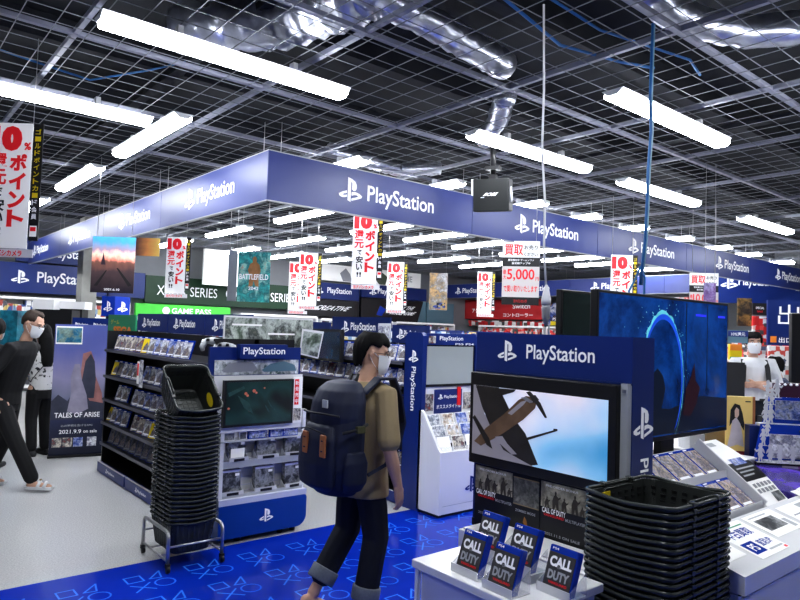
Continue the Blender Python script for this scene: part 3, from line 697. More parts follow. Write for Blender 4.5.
# stock on gondola one. row positions read off the photograph: (pixel x, cover kind), shelf z
def stock(x0, z, spec, where, grp, depth=.16, tilt=-.30):
    for i, (px, py, kind) in enumerate(spec):
        y = onx(px, py, x0+depth*.6).y
        cov = {'y': M['yellow'], 'd': M['dimcov']}.get(kind) or COV[int(kind)]
        l = ('yellow boxed game on the %s' % where) if kind == 'y' else ('boxed game with its cover showing on the %s' % where)
        g_ = grp+(' yellow' if kind == 'y' else '')
        game((x0+depth*.35, y, z+.006), -PI/2+.30, cov, l, g_, tilt, w=.135)
def run(px0, px1, n, py, kinds):
    return [(px0+(px1-px0)*i/(n-1), py, kinds[i % len(kinds)]) for i in range(n)]
def lin(px0, px1, x, pitch=.15):
    """pixel columns of boxes spaced evenly in the world between two pixel columns"""
    a = onx(px0, 380, x).y; b2 = onx(px1, 380, x).y; n = int(abs(a-b2)/pitch); return [a+(b2-a)*i/max(1, n-1) for i in range(n)]
def stock2(x0, z, px0, px1, kinds, where, grp, depth=.16, tilt=-.30, pitch=.155, gaps=()):
    for i, y in enumerate(lin(px0, px1, x0+.1, pitch)):
        if i in gaps: continue
        kind = kinds[i % len(kinds)]
        cov = {'y': M['yellow'], 'd': M['dimcov']}.get(kind) or COV[int(kind)]
        game((x0+depth*.35, y, z+.006), -PI/2+.30, cov, ('yellow boxed game on the %s' if kind == 'y' else 'boxed game facing out on the %s') % where, grp+(' yellow' if kind == 'y' else ''), tilt)
W1 = 'board of the black shelf behind the wheeled baskets'
stock2(2.23, 1.37, 120, 188, '33333y0242444024', 'top '+W1, 'games on the top black shelf')
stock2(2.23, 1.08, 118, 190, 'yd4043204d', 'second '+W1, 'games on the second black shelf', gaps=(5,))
stock2(2.23, .82, 118, 188, '40044024', 'third '+W1, 'games on the third black shelf', gaps=(0, 3))
stock2(2.23, .56, 114, 188, 'y4204334', 'fourth '+W1, 'games on the fourth black shelf', gaps=(4,))
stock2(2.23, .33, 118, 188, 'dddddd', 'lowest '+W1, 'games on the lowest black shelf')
# small acrylic clip boards on the shelf
o = onx(140, 372, 2.2)
t = thing('shelf_talker', 'red and white shelf price strip hanging in front of the second game shelf', 'price tag', tuple(o), -PI/2)
MB().box(-.09,-.03,0,.004,-.12,.1,'paper').box(-.08,-.04,-.002,0,-.04,.08,'red').build('red_strip', t); MB().box(-.02,.08,0,.004,-.15,.12,COV[4]).build('grey_strip', t)

# ================================================================ KIOSK ONE  (front plane y = 4.77)
KX0, KX1, KY = 2.23, 3.01, 4.77
t = thing('demo_kiosk', 'white demo kiosk with blue base, dark screen and rows of boxed accessories', 'display stand', (KX0, KY, 0)); W = KX1-KX0
K1 = t
def rr_panel(m, x0, x1, z0, z1, y0, y1, r, k):
    pts = [(x0,z1),(x0,z0)]
    for i in range(7): a = -PI/2+PI/2*i/6; pts.append((x1-r+r*math.cos(a), z0+r+r*math.sin(a)))
    for i in range(4): a = PI/2*i/3; pts.append((x1-r*.3+r*.3*math.cos(a), z1-r*.3+r*.3*math.sin(a)))
    m.prism([(x, y0, z) for x, z in pts], (0, y1-y0, 0), k)
m = MB(); rr_panel(m, 0, W, .045, .30, -.02, .18, .09, 'bblue'); bp0 = m.build('base_panel', t)
MB().logo((W*.52, -.024, .185), .105).build('base_logo', bp0)
MB().box(0, W, -.015, .18, .30, .345, 'lav').box(.01, W-.01, .16, .2, .3, 1.42, 'white2').box(0, .03, .0, .18, .3, 1.30, 'white2').box(W-.03, W, .04, .18, .3, 1.0, 'white2').build('body_panel', t)
for x in (.08, .2, W-.2, W-.08):
    MB().lathe([(.006,0),(.024,0),(.024,.02),(.006,.02)], 'black', (0,0,0)).tube([(0,0,.02),(0,0,.06)], .01, 'steel').build('caster', t, loc=(x, .06, .0))
q = MB()
for z in (.36, .62): q.box(.02, W-.02, .03, .16, z-.008, z, 'clear2').box(.02, W-.02, .025, .03, z-.045, z+.01, 'ice')
for i in range(7): q.box(.03, W-.03, .155, .16, .40+i*.065, .405+i*.065, 'lav')
q.build('shelf_board', t)
# screen + white frame + price strip
MB().box(-.08, .70, -.01, .03, .86, 1.30, 'white2').build('screen_frame', t)
f = MB().box(-.01, .60, -.045, -.01, .905, 1.265, 'black').build('television_panel', t)
M['demo'] = art('dark_game_picture', [(.004,.006,.007),(.006,.012,.012),(.008,.03,.028),(.015,.055,.05),(.005,.008,.008)], 2.4, rough=.3, emit=.12, rand=False, soft=True)
q = MB().box(.01, .58, -.047, -.045, .925, 1.25, 'demo')
q.build('picture', f)
sh = mat('teal_glow_print', (.02,.06,.055), .4, emit=.2, var=.5, scale=30); og = mat('ember_glow_print', (.42,.13,.08), .4, emit=.3, var=.5, scale=30)
q = MB()
for (x, z, r) in ((.17,1.16,.012),(.185,1.145,.010),(.24,1.18,.014),(.16,1.10,.010),(.155,1.085,.012),(.195,1.05,.009),(.21,1.03,.011),(.03,1.05,.010),(.26,1.165,.009),(.33,1.20,.008)):
    q.add([(x+r*math.cos(a*PI/4)*1.1, -.048, z+r*math.sin(a*PI/4)) for a in range(8)], [tuple(range(8))], og)
q.prism([(.02,-.048,1.17),(.15,-.048,1.22),(.16,-.048,1.20),(.03,-.048,1.14)], (0,-.0005,0), sh).prism([(.10,-.048,1.15),(.16,-.048,1.05),(.24,-.048,1.0),(.2,-.048,1.09)], (0,-.0005,0), sh)
for x, z in ((.36,1.1),(.34,1.06),(.42,1.03)): q.prism([(x,-.048,z),(x+.01,-.048,z),(x+.05,-.048,z-.06),(x+.03,-.048,z-.05)], (0,-.0005,0), sh)
q.build('picture_detail', f)
q = MB().box(.61, .70, -.018, -.012, .90, 1.28, 'paper').box(.625, .665, -.02, -.018, 1.05, 1.26, 'red')
for i, ch in enumerate('新発売中'): q.text(ch, (.645, -.022, 1.23-i*.05), .034, .036, 'logo')
q.box(.62, .69, -.02, -.018, .92, 1.02, COV[3]); q.build('price_strip', t)
# art header
MB().box(-.12, .68, .0, .03, 1.30, 1.52, 'blue').build('art_board', t)
q = MB().box(-.08, .66, -.004, 0, 1.305, 1.42, art('racing_picture', [(.02,.03,.03),(.3,.33,.33),(.75,.78,.8),(.06,.12,.1),(.15,.2,.22)], 5))
q.prism([(-.02,-.006,1.34),(.03,-.006,1.39),(.12,-.006,1.41),(.24,-.006,1.40),(.28,-.006,1.35),(.26,-.006,1.33),(0,-.006,1.325)], (0,-.001,0), 'grey')
q.prism([(.32,-.006,1.34),(.40,-.006,1.39),(.52,-.006,1.41),(.62,-.006,1.38),(.64,-.006,1.33),(.34,-.006,1.325)], (0,-.001,0), 'steelblue').build('racing_picture', t)
q = MB().box(.10, .52, -.06, .0, 1.435, 1.545, 'blue').text('PlayStation', (.31, -.063, 1.487), .37, .072, 'logo'); q.build('name_plate', t)
# white-edged artwork panel behind the top
g_ = art('green_dark_artwork', [(.015,.02,.018),(.12,.16,.12),(.55,.6,.56),(.05,.06,.06),(.3,.32,.25)], 4.5)
a = ony(223, 322, 5.02); b2 = ony(311, 345, 5.02)
MB().box(a.x, b2.x, 0, .012, 0, .27, 'white').box(a.x+.012, b2.x, -.002, 0, .01, .255, g_).box(a.x+.07, a.x+.34, -.004, -.002, .19, .205, 'paper').box(a.x+.4, a.x+.66, -.004, -.002, .12, .135, 'paper').build('artwork_panel', label='white edged dark green artwork panel standing on the demo kiosk', cat='sign', loc=(0, 5.0, 1.5))
a = ony(322, 335, 4.9)
t2 = thing('artwork_panel', 'tilted white edged picture panel beside the small dark screen', 'sign', (2.98, 4.9, 1.44)); 
MB().prism([(0,0,.02),(.19,0,-.02),(.24,0,.22),(.02,0,.24)], (0,.01,0), 'white').build('board', t2); MB().prism([(0.01,-.002,.03),(.18,-.002,-.005),(.22,-.002,.20),(.03,-.002,.22)], (0,.001,0), g_).build('picture', t2)
# controllers and helmets-like demo units left of it on the gondola top
for k, (px, py, D) in enumerate(((213, 341, 5.4), (225, 346, 5.3))):
    o = ond(px, py, D); tt = thing('game_controller', 'grey game controller %s on the kiosk top beside the artwork panel' % ('lying' if k else 'clipped upright'), 'controller', tuple(o), HEAD-PI/2)
    b = MB(); b.lathe([(.01,-.03),(.06,-.02),(.075,0),(.06,.02),(.01,.03)], 'ice', (0,0,0), 14, 1.1, .5)
    b.tube([(-.06,0,0),(-.08,-.02,-.05),(-.07,-.03,-.08)], [.03,.025,.015], 'ice').tube([(.06,0,0),(.08,-.02,-.05),(.07,-.03,-.08)], [.03,.025,.015], 'ice').build('shell', tt)
    MB().lathe([(.002,0),(.014,0),(.014,.02),(.002,.022)], 'black', (-.03,-.04,0), 8).lathe([(.002,0),(.014,0),(.014,.02),(.002,.022)], 'black', (.03,-.04,0), 8).build('thumb_stick', tt)
# boxed accessories on clear stands
def accessory(x, z, w, h, lbl, white=False):
    t = thing('accessory_box', lbl, 'boxed accessory', (KX0+x, KY+.06, z+.005), random.uniform(-.08, .08))
    MB().box(-w/2, w/2, 0, .05, .02, h, 'box').box(-w/2, w/2, -.001, 0, h-.018, h, 'lav').box(w*.2, w*.42, -.002, 0, h-.05, h-.03, 'paper').build('carton', t)
    if white: MB().box(-w*.38, w*.42, -.006, -.002, .02, h*.55, 'paper').build('price_card', t)
    q = MB().box(-w/2-.012, w/2+.012, -.035, .052, 0, .006, 'clear2').box(-w/2-.012, w/2+.012, -.037, -.033, 0, .03, 'clear2').prism([(-w/2-.012,-.037,0),(-w/2-.012,.052,0),(-w/2-.012,.052,.07)], (.003,0,0), 'clear2').prism([(w/2+.012,-.037,0),(w/2+.012,.052,0),(w/2+.012,.052,.07)], (.003,0,0), 'clear2')
    q.box(-w*.3, w*.3, -.042, -.037, .0, .02, 'black'); q.build('clear_stand', t)
accessory(.17, .62, .15, .17, 'boxed accessory with a white card, upper row of the white kiosk', True)
accessory(.43, .62, .17, .18, 'boxed accessory on the upper row of the white kiosk, between two others')
accessory(.68, .62, .15, .18, 'boxed accessory on the upper row of the white kiosk, beside the backpack')
accessory(.13, .36, .16, .19, 'boxed accessory on the lower row of the white kiosk, beside the basket stack')
accessory(.42, .36, .17, .19, 'boxed accessory on the lower row of the white kiosk, between two others')
accessory(.68, .36, .15, .19, 'boxed accessory on the lower row of the white kiosk, beside the backpack')
for i, (x, w_, c) in enumerate(((.08,.1,'box'),(.2,.06,'dimcov'),(.33,.16,None),(.5,.12,None),(.63,.14,None))):
    q = MB().box(-w_/2, w_/2, 0, .03, 0, .06, 'case' if c is None else 'white2').box(-w_/2+.005, w_/2-.005, -.002, 0, .006, .056, M[c] if c else COV[2])
    q.build('accessory_pack', label='flat %s pack under the kiosk screen, %s from the baskets' % ('blue' if c is None else 'black and white', NTH[i]), cat='boxed accessory', loc=(KX0+x, KY+.03, .79))
MB().box(.0, W, .0, .16, .78, .79, 'clear2').build('top_tray', K1)

# ================================================================ GONDOLA TWO and the endcap
G2 = gondola(4.19, 8.3, 4.93, 'black game shelf behind the man with the backpack', H=1.56, shelves=(.33, .60, .88, 1.14, 1.38), modules=3)
W2 = 'shelf behind the man with the backpack'
stock2(4.19, 1.38, 300, 404, '40444240', 'top '+W2, 'games on the top rear shelf')
stock2(4.19, 1.14, 300, 404, '34243404', 'second '+W2, 'games on the second rear shelf')
stock2(4.19, .88, 372, 404, '342', 'third '+W2, 'games on the third rear shelf')
stock2(4.19, .60, 380, 404, '430', 'fourth '+W2, 'games on the fourth rear shelf')
stock2(4.19, .33, 380, 404, '434', 'lowest '+W2, 'games on the lowest rear shelf')
header_board(4.5, 8.2, 6.72, 1.56, 1.76, 'lower small blue header board behind the tilted picture panel')
header_board(4.5, 6.68, 5.55, 1.60, 1.83, 'small blue header board over the head of the man with the backpack')
header_board(4.5, 5.52, 4.93, 1.56, 1.75, 'short blue header board between the man and the grey screen unit')
# leaflet dispenser on the shelf top
o = onx(386, 338, 4.3)
t = thing('leaflet_rack', 'clear leaflet rack with pale cards on top of the rear game shelf', 'rack', (4.25, o.y, 1.40), -PI/2)
MB().box(-.1,.1,.02,.03,.0,.36,'clear2').build('back', t)
for k in range(3): MB().box(-.085,.085,-.01+.01*k,.0+.01*k,.02+.11*k,.11+.11*k,COV[4] if k != 1 else COV[2]).build('leaflet', t)
# small dark television on gondola two
a = onx(315, 335, 4.2); b2 = onx(343, 365, 4.2)
t = thing('small_screen', 'small dark screen standing on the rear game shelf, beside the tilted picture', 'television', (4.12, (a.y+b2.y)/2, 1.32), -PI/2-.1)
MB().box(-.42,.42,0,.04,0,.36,'black').build('bezel', t); MB().box(-.39,.39,-.002,0,.03,.33,art('dim_blue_picture',[(.005,.007,.012),(.01,.03,.06),(.02,.02,.05),(.01,.05,.08)],3,rough=.15,emit=.2)).build('picture', t)

# endcap: side x = 4.17 facing the man, front plane y = 4.64
EX0, EX1, EY = 4.17, 4.94, 4.64
t = thing('endcap_display', 'blue arched display unit with grey screen and white leaflet cabinet', 'display stand', (EX0, EY, 0)); W = EX1-EX0
q = MB().prism([(0,0,0),(0,.26,0),(0,.26,1.64),(0,.22,1.68),(0,.03,1.68),(0,0,1.65)], (.05,0,0), 'blue').build('side_panel', t)
MB().prism([(W-.05,0,0),(W-.05,.26,0),(W-.05,.26,1.64),(W-.05,.22,1.68),(W-.05,.03,1.68),(W-.05,0,1.65)], (.05,0,0), 'blue').build('side_panel', t)
MB().box(.05, W-.05, .0, .24, 1.565, 1.675, 'blue').text('PlayStation', (W*.48, -.004, 1.625), .32, .055, 'logo').build('header', t)
MB().box(.07, .16, -.003, 0, 1.58, 1.65, COV[3]).text('PS5 PS4', (W*.72, -.004, 1.575), .26, .02, 'logo').build('header_print', t)
q = MB().text('PlayStation', (-.004, .13, 1.14), .42, .085, 'logo', R=(0,0,-1), U=(0,-1,0)); 
q.v = [V((p.x, p.y, p.z)) for p in q.v]; q.logo((-.004, .13, 1.45), .12, 'logo', R=(0,-1,0), U=(0,0,1)).build('side_lettering', t)
MB().box(.05, W-.05, .02, .06, 1.16, 1.565, 'black').box(.07, W-.07, .016, .02, 1.185, 1.55, 'greyscreen').build('screen', t)
MB().box(.05, W-.05, .04, .08, .6, 1.16, 'white2').box(.2, .57, .03, .04, .90, 1.13, 'hblue').build('notice_panel', t)
MB().text('PlayStation', (.42, .026, 1.055), .2, .04, 'logo').logo((.27, .026, 1.06), .055).text('オススメタイトル', (.385, .026, .965), .33, .04, 'logo').build('notice_lettering', t)
MB().box(.07,.18,.03,.04,.93,1.09,COV[3]).box(.60,.70,.03,.04,.93,1.09,COV[3]).box(.50,.545,.02,.03,.97,1.15,'red').build('pinned_card', t)
# white cabinet stepping forward
prof = [(-.28,.0),(-.28,.56),(-.24,.60),(-.03,.90),(0,.92),(.03,.92),(.03,0)]
c = MB().prism([(0.0,y,z+.03) for y, z in prof], (.03,0,0), 'white2').prism([(W-.0,y,z+.03) for y, z in prof], (.03,0,0), 'white2').box(.03, W, -.275, -.25, .03, .59, 'white2').box(.03, W, -.25, .0, .55, .57, 'white2')
c.build('cabinet_body', t)
MB().box(.01, W+.02, -.26, .0, 0, .03, 'black').build('plinth', t)
MB().box(.05, W-.02, -.277, -.275, .10, .104, 'ice').logo((.42, -.279, .27), .15, 'blue').build('cabinet_marking', t)
for r_ in range(3):
    yb = -.24+.075*r_; zb = .60+.095*r_
    MB().box(.03, W, yb, yb+.006, zb-.02, zb+.03, 'clear').build('pocket_strip', t)
    for i in range(4):
        MB().box(-.08,.08,0,.006,0,.14,'paper').box(-.075,.075,-.001,0,.01,.135,(COV[i % 4] if r_ else (COV[3] if i % 2 else M['paper']))).build('leaflet', label='leaflet in the white cabinet rack of the blue arched unit, %s row' % ['front','middle','back'][r_], cat='leaflet', group='leaflets %s row' % ['front','middle','back'][r_], loc=(EX0+.12+i*.185, EY+yb+.012, zb-.015)).rotation_euler = (-.35,0,0)

# more shelf blocks farther in
for k, (x, y1, y0, l) in enumerate(((6.3, 10.5, 5.6, 'first black shelf block beyond the screen unit'), (8.6, 12., 7.0, 'second black shelf block beyond the screen unit'), (11.2, 13., 7.2, 'third black shelf block beyond the screen unit'))):
    gt = gondola(x, y1, y0, l, H=1.5, modules=3)
    q = MB(); yy = y0+.1
    while yy < y1-.3: 
        w_ = random.uniform(.15,.3); q.box(x+.02, x+.3, yy, yy+w_-.02, 1.50, 1.50+random.uniform(.05,.2), 'products'); yy += w_
    q.build('mixed_goods', label='mixed packed goods along the top of the %s' % l, cat='goods', kind='stuff')
    for z in (.33, .56, .82, 1.08, 1.37):
        q = MB(); yy = .06
        while yy < y1-y0-.3:
            w_ = random.uniform(.12, .28); q.box(yy, yy+w_-.015, .04, .3, z+.022, z+random.uniform(.12, .19), 'products'); yy += w_
        q.build('packed_goods', gt, kind='stuff')
    header_board(x+.37, y1-.2, y1-1.6, 1.5, 1.72, 'small blue header board over the %s, far part' % l)
    header_board(x+.37, y1-1.7, y1-3.1, 1.5, 1.72, 'small blue header board over the %s, near part' % l)

# ================================================================ CARDBOARD BANNER STANDEE
pL, pR = onz(48, 458, 0), onz(101, 455, 0)
d = (pR-pL); W = d.length; rz = math.atan2(d.y, d.x); H = 1.63
t = thing('standee', 'tall violet blue cardboard banner titled TALES OF ARISE beside the black game shelf', 'standee', tuple(pL), rz)
vio = vgrad('twilight_picture', [(0,(.015,.018,.04)),(.22,(.02,.025,.06)),(.34,(.04,.05,.13)),(.48,(.22,.23,.34)),(.60,(.32,.30,.48)),(.8,(.13,.15,.42)),(1,(.10,.13,.42))], noise=.08, scale=3)
MB().box(0, W, 0, .03, .0, H, vio).box(-.01, W+.01, -.06, .1, 0, .025, 'black').build('board', t)
q = MB(); dk = mat('slate_print', (.05,.055,.09), .5, var=.5, scale=8); li = mat('pale_violet_print', (.30,.28,.38), .5, var=.4, scale=9); em = mat('ember_print_b', (.36,.17,.16), .5, var=.6, scale=8)
def pr(pts, k, y=-.003): q.prism([(a*W, y, b_*H) for a, b_ in pts], (0,-.001,0), k)
pr([(.0,.42),(.12,.47),(.3,.42),(.42,.5),(.6,.44),(.8,.52),(1,.40),(1,.28),(0,.28)], dk)
pr([(.55,.78),(.70,.80),(.78,.72),(.80,.62),(.95,.48),(.98,.40),(.72,.42),(.6,.5),(.52,.62)], em, -.005)
pr([(.50,.44),(.56,.60),(.60,.72),(.70,.78),(.78,.72),(.82,.58),(.80,.44)], dk, -.006)
pr([(.30,.34),(.36,.48),(.34,.60),(.40,.70),(.50,.70),(.55,.58),(.66,.46),(.70,.36),(.5,.32)], li, -.008)
q.build('scene_print', t)
q = MB().box(.02*W, .52*W, -.008, -.005, H*.85, H*.985, 'paper').box(.035*W, .505*W, -.010, -.008, H*.862, H*.974, art('cyan_ship_print', [(.01,.03,.08),(.02,.2,.35),(.25,.35,.3),(.02,.06,.15)], 7)); q.build('inset_card', t)
q = MB().text('TALES OF ARISE', (W*.5, -.010, H*.315), W*.86, H*.038, 'logo').text('心の黎明を告げるRPG', (W*.5, -.010, H*.235), W*.6, H*.018, 'ice').text('2021.9.9', (W*.38, -.010, H*.19), W*.42, H*.03, 'logo').text('on sale', (W*.76, -.010, H*.19), W*.26, H*.025, 'logo'); q.build('lettering', t)
q = MB()
for i, c in enumerate((COV[3], COV[3], COV[2], COV[4])): q.box(W*(.05+.2*i+(.06 if i == 3 else 0)), W*(.23+.2*i+(.06 if i == 3 else 0)), -.006, -.004, H*.075, H*.145, c)
q.build('picture_strip', t)
MB().prism([(W*.4,.03,0),(W*.6,.03,0),(W*.5,.03,H*.6)], (0,.01,0), 'black').prism([(W*.49,.03,0),(W*.49,.3,0),(W*.49,.03,H*.6)], (.01,0,0), 'black').build('easel_strut', t)
# things behind it
a = ond(72, 317, 10.4)
t = thing('header_board', 'small blue double lettered board just behind the cardboard banner top', 'sign', tuple(ond(72, 331, 10.2)), HEAD-PI/2)
MB().box(0, .56, 0, .3, 0, .21, 'blue').build('board', t); MB().text('PlayStation', (.17,-.004,.1), .15,.06,'logo').logo((.06,-.004,.1),.08).text('PlayStation', (.45,-.004,.1), .15,.06,'logo').logo((.34,-.004,.1),.08).build('lettering', t)
MB().box(0,.56,0,.3,-1.51,0,'black').build('pedestal', t)
c = ond(101, 316, 10.6)
t = thing('logo_cube', 'bright blue box sign with a white logo on each face, behind the green header board', 'sign', (c.x, c.y, c.z-1.4), HEAD-PI/2-.45)
MB().box(0,.30,0,.30,1.4,1.72,'case').build('box', t); MB().logo((.15,-.004,1.56),.17).logo((.304,.15,1.56),.17,R=(0,1,0)).build('logo_print', t); MB().box(.05,.25,.05,.25,0,1.4,'black').build('pedestal', t)
def block(x0, y0, x1, y1, D, m, lbl, name, cat, turn=0., d=.3, kind=None, foot=False):
    a = ond(x0, y0, D); b2 = ond(x1, y0, D); zb = ond((x0+x1)/2, y1, D).z; W = (b2.xy-a.xy).length
    q = MB().box(0, W, 0, d, 0, a.z-zb, m)
    if foot: q.box(W*.1, W*.9, d*.1, d*.9, -zb, 0, 'black')
    return q.build(name, label=lbl, cat=cat, loc=(a.x, a.y, zb), rz=HEAD-PI/2+turn, kind=kind)
block(35, 309, 72, 345, 11.6, 'black', 'black packed display unit behind the man and woman by the standee', 'display_unit', 'display', foot=True)
block(33, 299, 54, 310, 12.2, 'white', 'white box on top of the black display unit', 'carton', 'box', foot=True)
block(55, 301, 85, 309, 12.4, 'white', 'long white box beside the plaster pillar', 'carton', 'box', foot=True)
block(0, 310, 18, 345, 12.6, art('aqua_print', [(.01,.1,.18),(.02,.25,.35),(.02,.05,.1)], 3), 'dim aqua display panel past the left edge people', 'lit_rack', 'display', foot=True)
bpy.data.objects['lit_rack']['label'] = 'dim aqua display panel behind the close cropped man'
# ================================================================ TELEVISION KIOSK (front plane x = 2.9, facing -x)
TX, TY0, TY1 = 2.90, 2.745, 1.715
t = thing('television_kiosk', 'blue kiosk with lettered header, framing the television showing a diving plane', 'display stand', (TX, TY0, 0), -PI/2); W = TY0-TY1
hd = MB().box(-.0, W, .0, .20, 1.475, 1.70, 'blue').box(.0, W, -.004, .0, 1.468, 1.478, 'blue2').build('header', t)
MB().text('PlayStation', (W*.585, -.004, 1.59), .44, .105, 'logo').logo((W*.235, -.004, 1.60), .12).build('header_lettering', hd)
sp = MB().box(W-.02, W, .005, .20, .0, 1.475, 'blue').build('side_panel', t)
MB().text('PlayStation', (W+.004, .105, .88), .46, .10, 'logo', R=(0,0,-1), U=(0,1,0)).logo((W+.004, .10, 1.285), .155, 'logo', R=(0,1,0), U=(0,0,1)).build('side_lettering', sp)
MB().box(0, .02, .005, .26, 0, 1.475, 'blue').box(.02, W-.02, .10, .14, .02, 1.475, 'blue2').build('back_panel', t)
q = MB().box(W-.042, W-.004, -.03, .03, .6, 1.475, 'ice')
for z in (1.44, 1.0, .97): pass
q.build('steel_upright', t)
def screw(z): MB().box(W-.031, W-.015, -.036, -.030, z-.008, z+.008, 'beam').build('bolt', t)
for z in (1.44, 1.0, .965): screw(z)
MB().box(0, W, .0, .05, .56, .60, 'black').build('lower_shelf', t)
# the television
tv = thing('television', 'large black television showing a propeller plane diving under a pale blue sky', 'television', (TX-.005, TY0, 0), -PI/2)
xa, xb_, za, zb2 = .015, W-.044, .938, 1.466
MB().box(xa, xb_, -.055, .02, za, zb2, 'black', .004).build('bezel', tv)
sky = art('cloudy_sky_picture', [(.06,.30,.60),(.22,.48,.74),(.52,.62,.80),(.70,.66,.74),(.55,.58,.74)], 1.6, rough=.12, emit=.45, rand=False, soft=True)
sx0, sx1, sz0, sz1 = xa+.03, xb_-.045, za+.055, zb2-.075
pic = MB().box(sx0, sx1, -.058, -.055, sz0, sz1, sky).build('picture', tv)
PW, PH = sx1-sx0, sz1-sz0
pd = mat('plane_dark_print', (.028,.026,.026), .3, var=.5, scale=9, emit=.2); pg = mat('plane_grey_print', (.22,.21,.24), .3, var=.3, scale=3, emit=.35); pb = mat('plane_brown_print', (.10,.065,.045), .3, var=.5, scale=12, emit=.3)
def pp(pts, k, y, m_): m_.prism([(sx0+a*PW, y, sz0+b_*PH) for a, b_ in pts], (0,-.0006,0), k)
q = MB()
pp([(0,1),(.0,0),(.50,0),(.44,.10),(.30,.22),(.10,.6),(.12,.9),(.22,1)], pg, -.0585, q)
pp([(.02,1),(.22,1),(.34,.62),(.44,.42),(.54,.04),(.49,.01),(.40,.06),(.27,.14),(.16,.42),(.08,.7)], pd, -.0595, q)
pp([(.02,.18),(.08,.13),(.26,.36),(.42,.60),(.51,.78),(.52,.86),(.49,.92),(.44,.93),(.38,.86),(.27,.64),(.12,.40)], pb, -.0605, q)
pp([(.30,.66),(.40,.84),(.45,.88),(.42,.80),(.33,.64)], pg, -.0612, q); pp([(.20,.30),(.24,.22),(.34,.10),(.38,.12),(.30,.24),(.26,.33)], pg, -.0612, q); pp([(.36,.30),(.42,.26),(.46,.34),(.44,.40),(.38,.38)], pd, -.0613, q)
pp([(.0,.52),(.02,.56),(.15,.26),(.18,.12),(.13,.16)], pd, -.061, q)
pp([(.44,.98),(.47,1.0),(.55,.86),(.60,.68),(.585,.67),(.52,.83)], pd, -.0615, q)
pp([(.40,.90),(.44,.92),(.50,.86),(.47,.84)], 'grey', -.0618, q)
pp([(.47,.93),(.51,.96),(.54,.90),(.50,.85)], pd, -.0625, q)
pp([(.44,.36),(.66,.54),(.665,.52),(.45,.33)], pd, -.0605, q); pp([(.645,.55),(.675,.555),(.675,.525),(.65,.52)], pd, -.061, q)
pp([(.02,.96),(.20,.99),(.36,1.0),(.34,.96),(.2,.86)], pd, -.0600, q)
q.build('plane_shape', pic)
# package fronts under the television
M['dusk'] = art('soldier_field_print', [(.12,.12,.09),(.42,.40,.30),(.55,.52,.40),(.22,.20,.15),(.3,.3,.24)], 7, rand=True)
M['umber'] = mat('umber_print', (.07,.06,.045), .5, var=.5, scale=30)
M['ruin'] = art('ruined_town_print', [(.03,.03,.03),(.22,.22,.19),(.10,.10,.09),(.33,.32,.27)], 13, rand=True)
for k, x in enumerate((.03, .51)):
    pk = thing('game_banner', 'dark war game banner under the television, %s' % ('farther from the basket stack' if k == 0 else 'beside the front basket stack'), 'banner', (TX-.004, TY0-x, .60), -PI/2)
    w_ = .475
    MB().box(0, w_, -.008, .0, 0, .325, 'black').build('board', pk)
    q = MB().box(.004, w_*.6, -.010, -.008, .185, .318, 'dusk').box(w_*.62, w_-.004, -.010, -.008, .16, .30, 'ruin').box(w_*.62, w_-.004, -.011, -.009, .300, .306, 'khaki').box(w_*.62, w_-.004, -.011, -.009, .155, .160, 'khaki')
    for cx, h_, f_ in ((.045,.06,1),(.10,.095,1.5),(.155,.07,1.2),(.22,.10,1.5),(.265,.05,1)):
        q.prism([(cx+a*.012*f_,-.0115,.185+b_*h_) for a, b_ in ((-1,0),(-1.1,.45),(-.6,.72),(-.25,.78),(-.3,.92),(.1,1),(.4,.9),(.3,.78),(1,.66),(1.8,.74),(1.8,.66),(.9,.5),(1.2,0),(.5,.0),(.1,.3),(-.3,0))], (0,-.0005,0), 'umber')
    q.build('picture', pk)
    q = MB().text('CALL OF DUTY', (.09, -.0115, .17), .15, .028, 'logo', bold=.03).text('VANGUARD', (.09, -.0115, .147), .13, .014, 'red').text('PRE-ORDER BONUS', (.14, -.0125, .30), .2, .012, 'logo')
    q.text('MULTIPLAYER', (w_*.47, -.0105, .145), .12, .016, 'ice').text('ZOMBIES MODE', (w_*.80, -.0105, .125), .14, .014, 'ice').text('2021.11.5 ON SALE', (w_*.3, -.0105, .05), .22, .014, 'ice').text('PS5 PS4', (w_*.82, -.0105, .02), .10, .012, 'logo')
    q.prism([(w_*.80,-.0105,.05),(w_*.77,-.0105,.07),(w_*.79,-.0105,.10),(w_*.82,-.0105,.085),(w_*.84,-.0105,.05)], (0,-.0005,0), mat('fire_print', (.35,.15,.03), .5, var=.8, scale=30) if k == 0 else bpy.data.materials['fire_print'])
    q.build('lettering', pk)

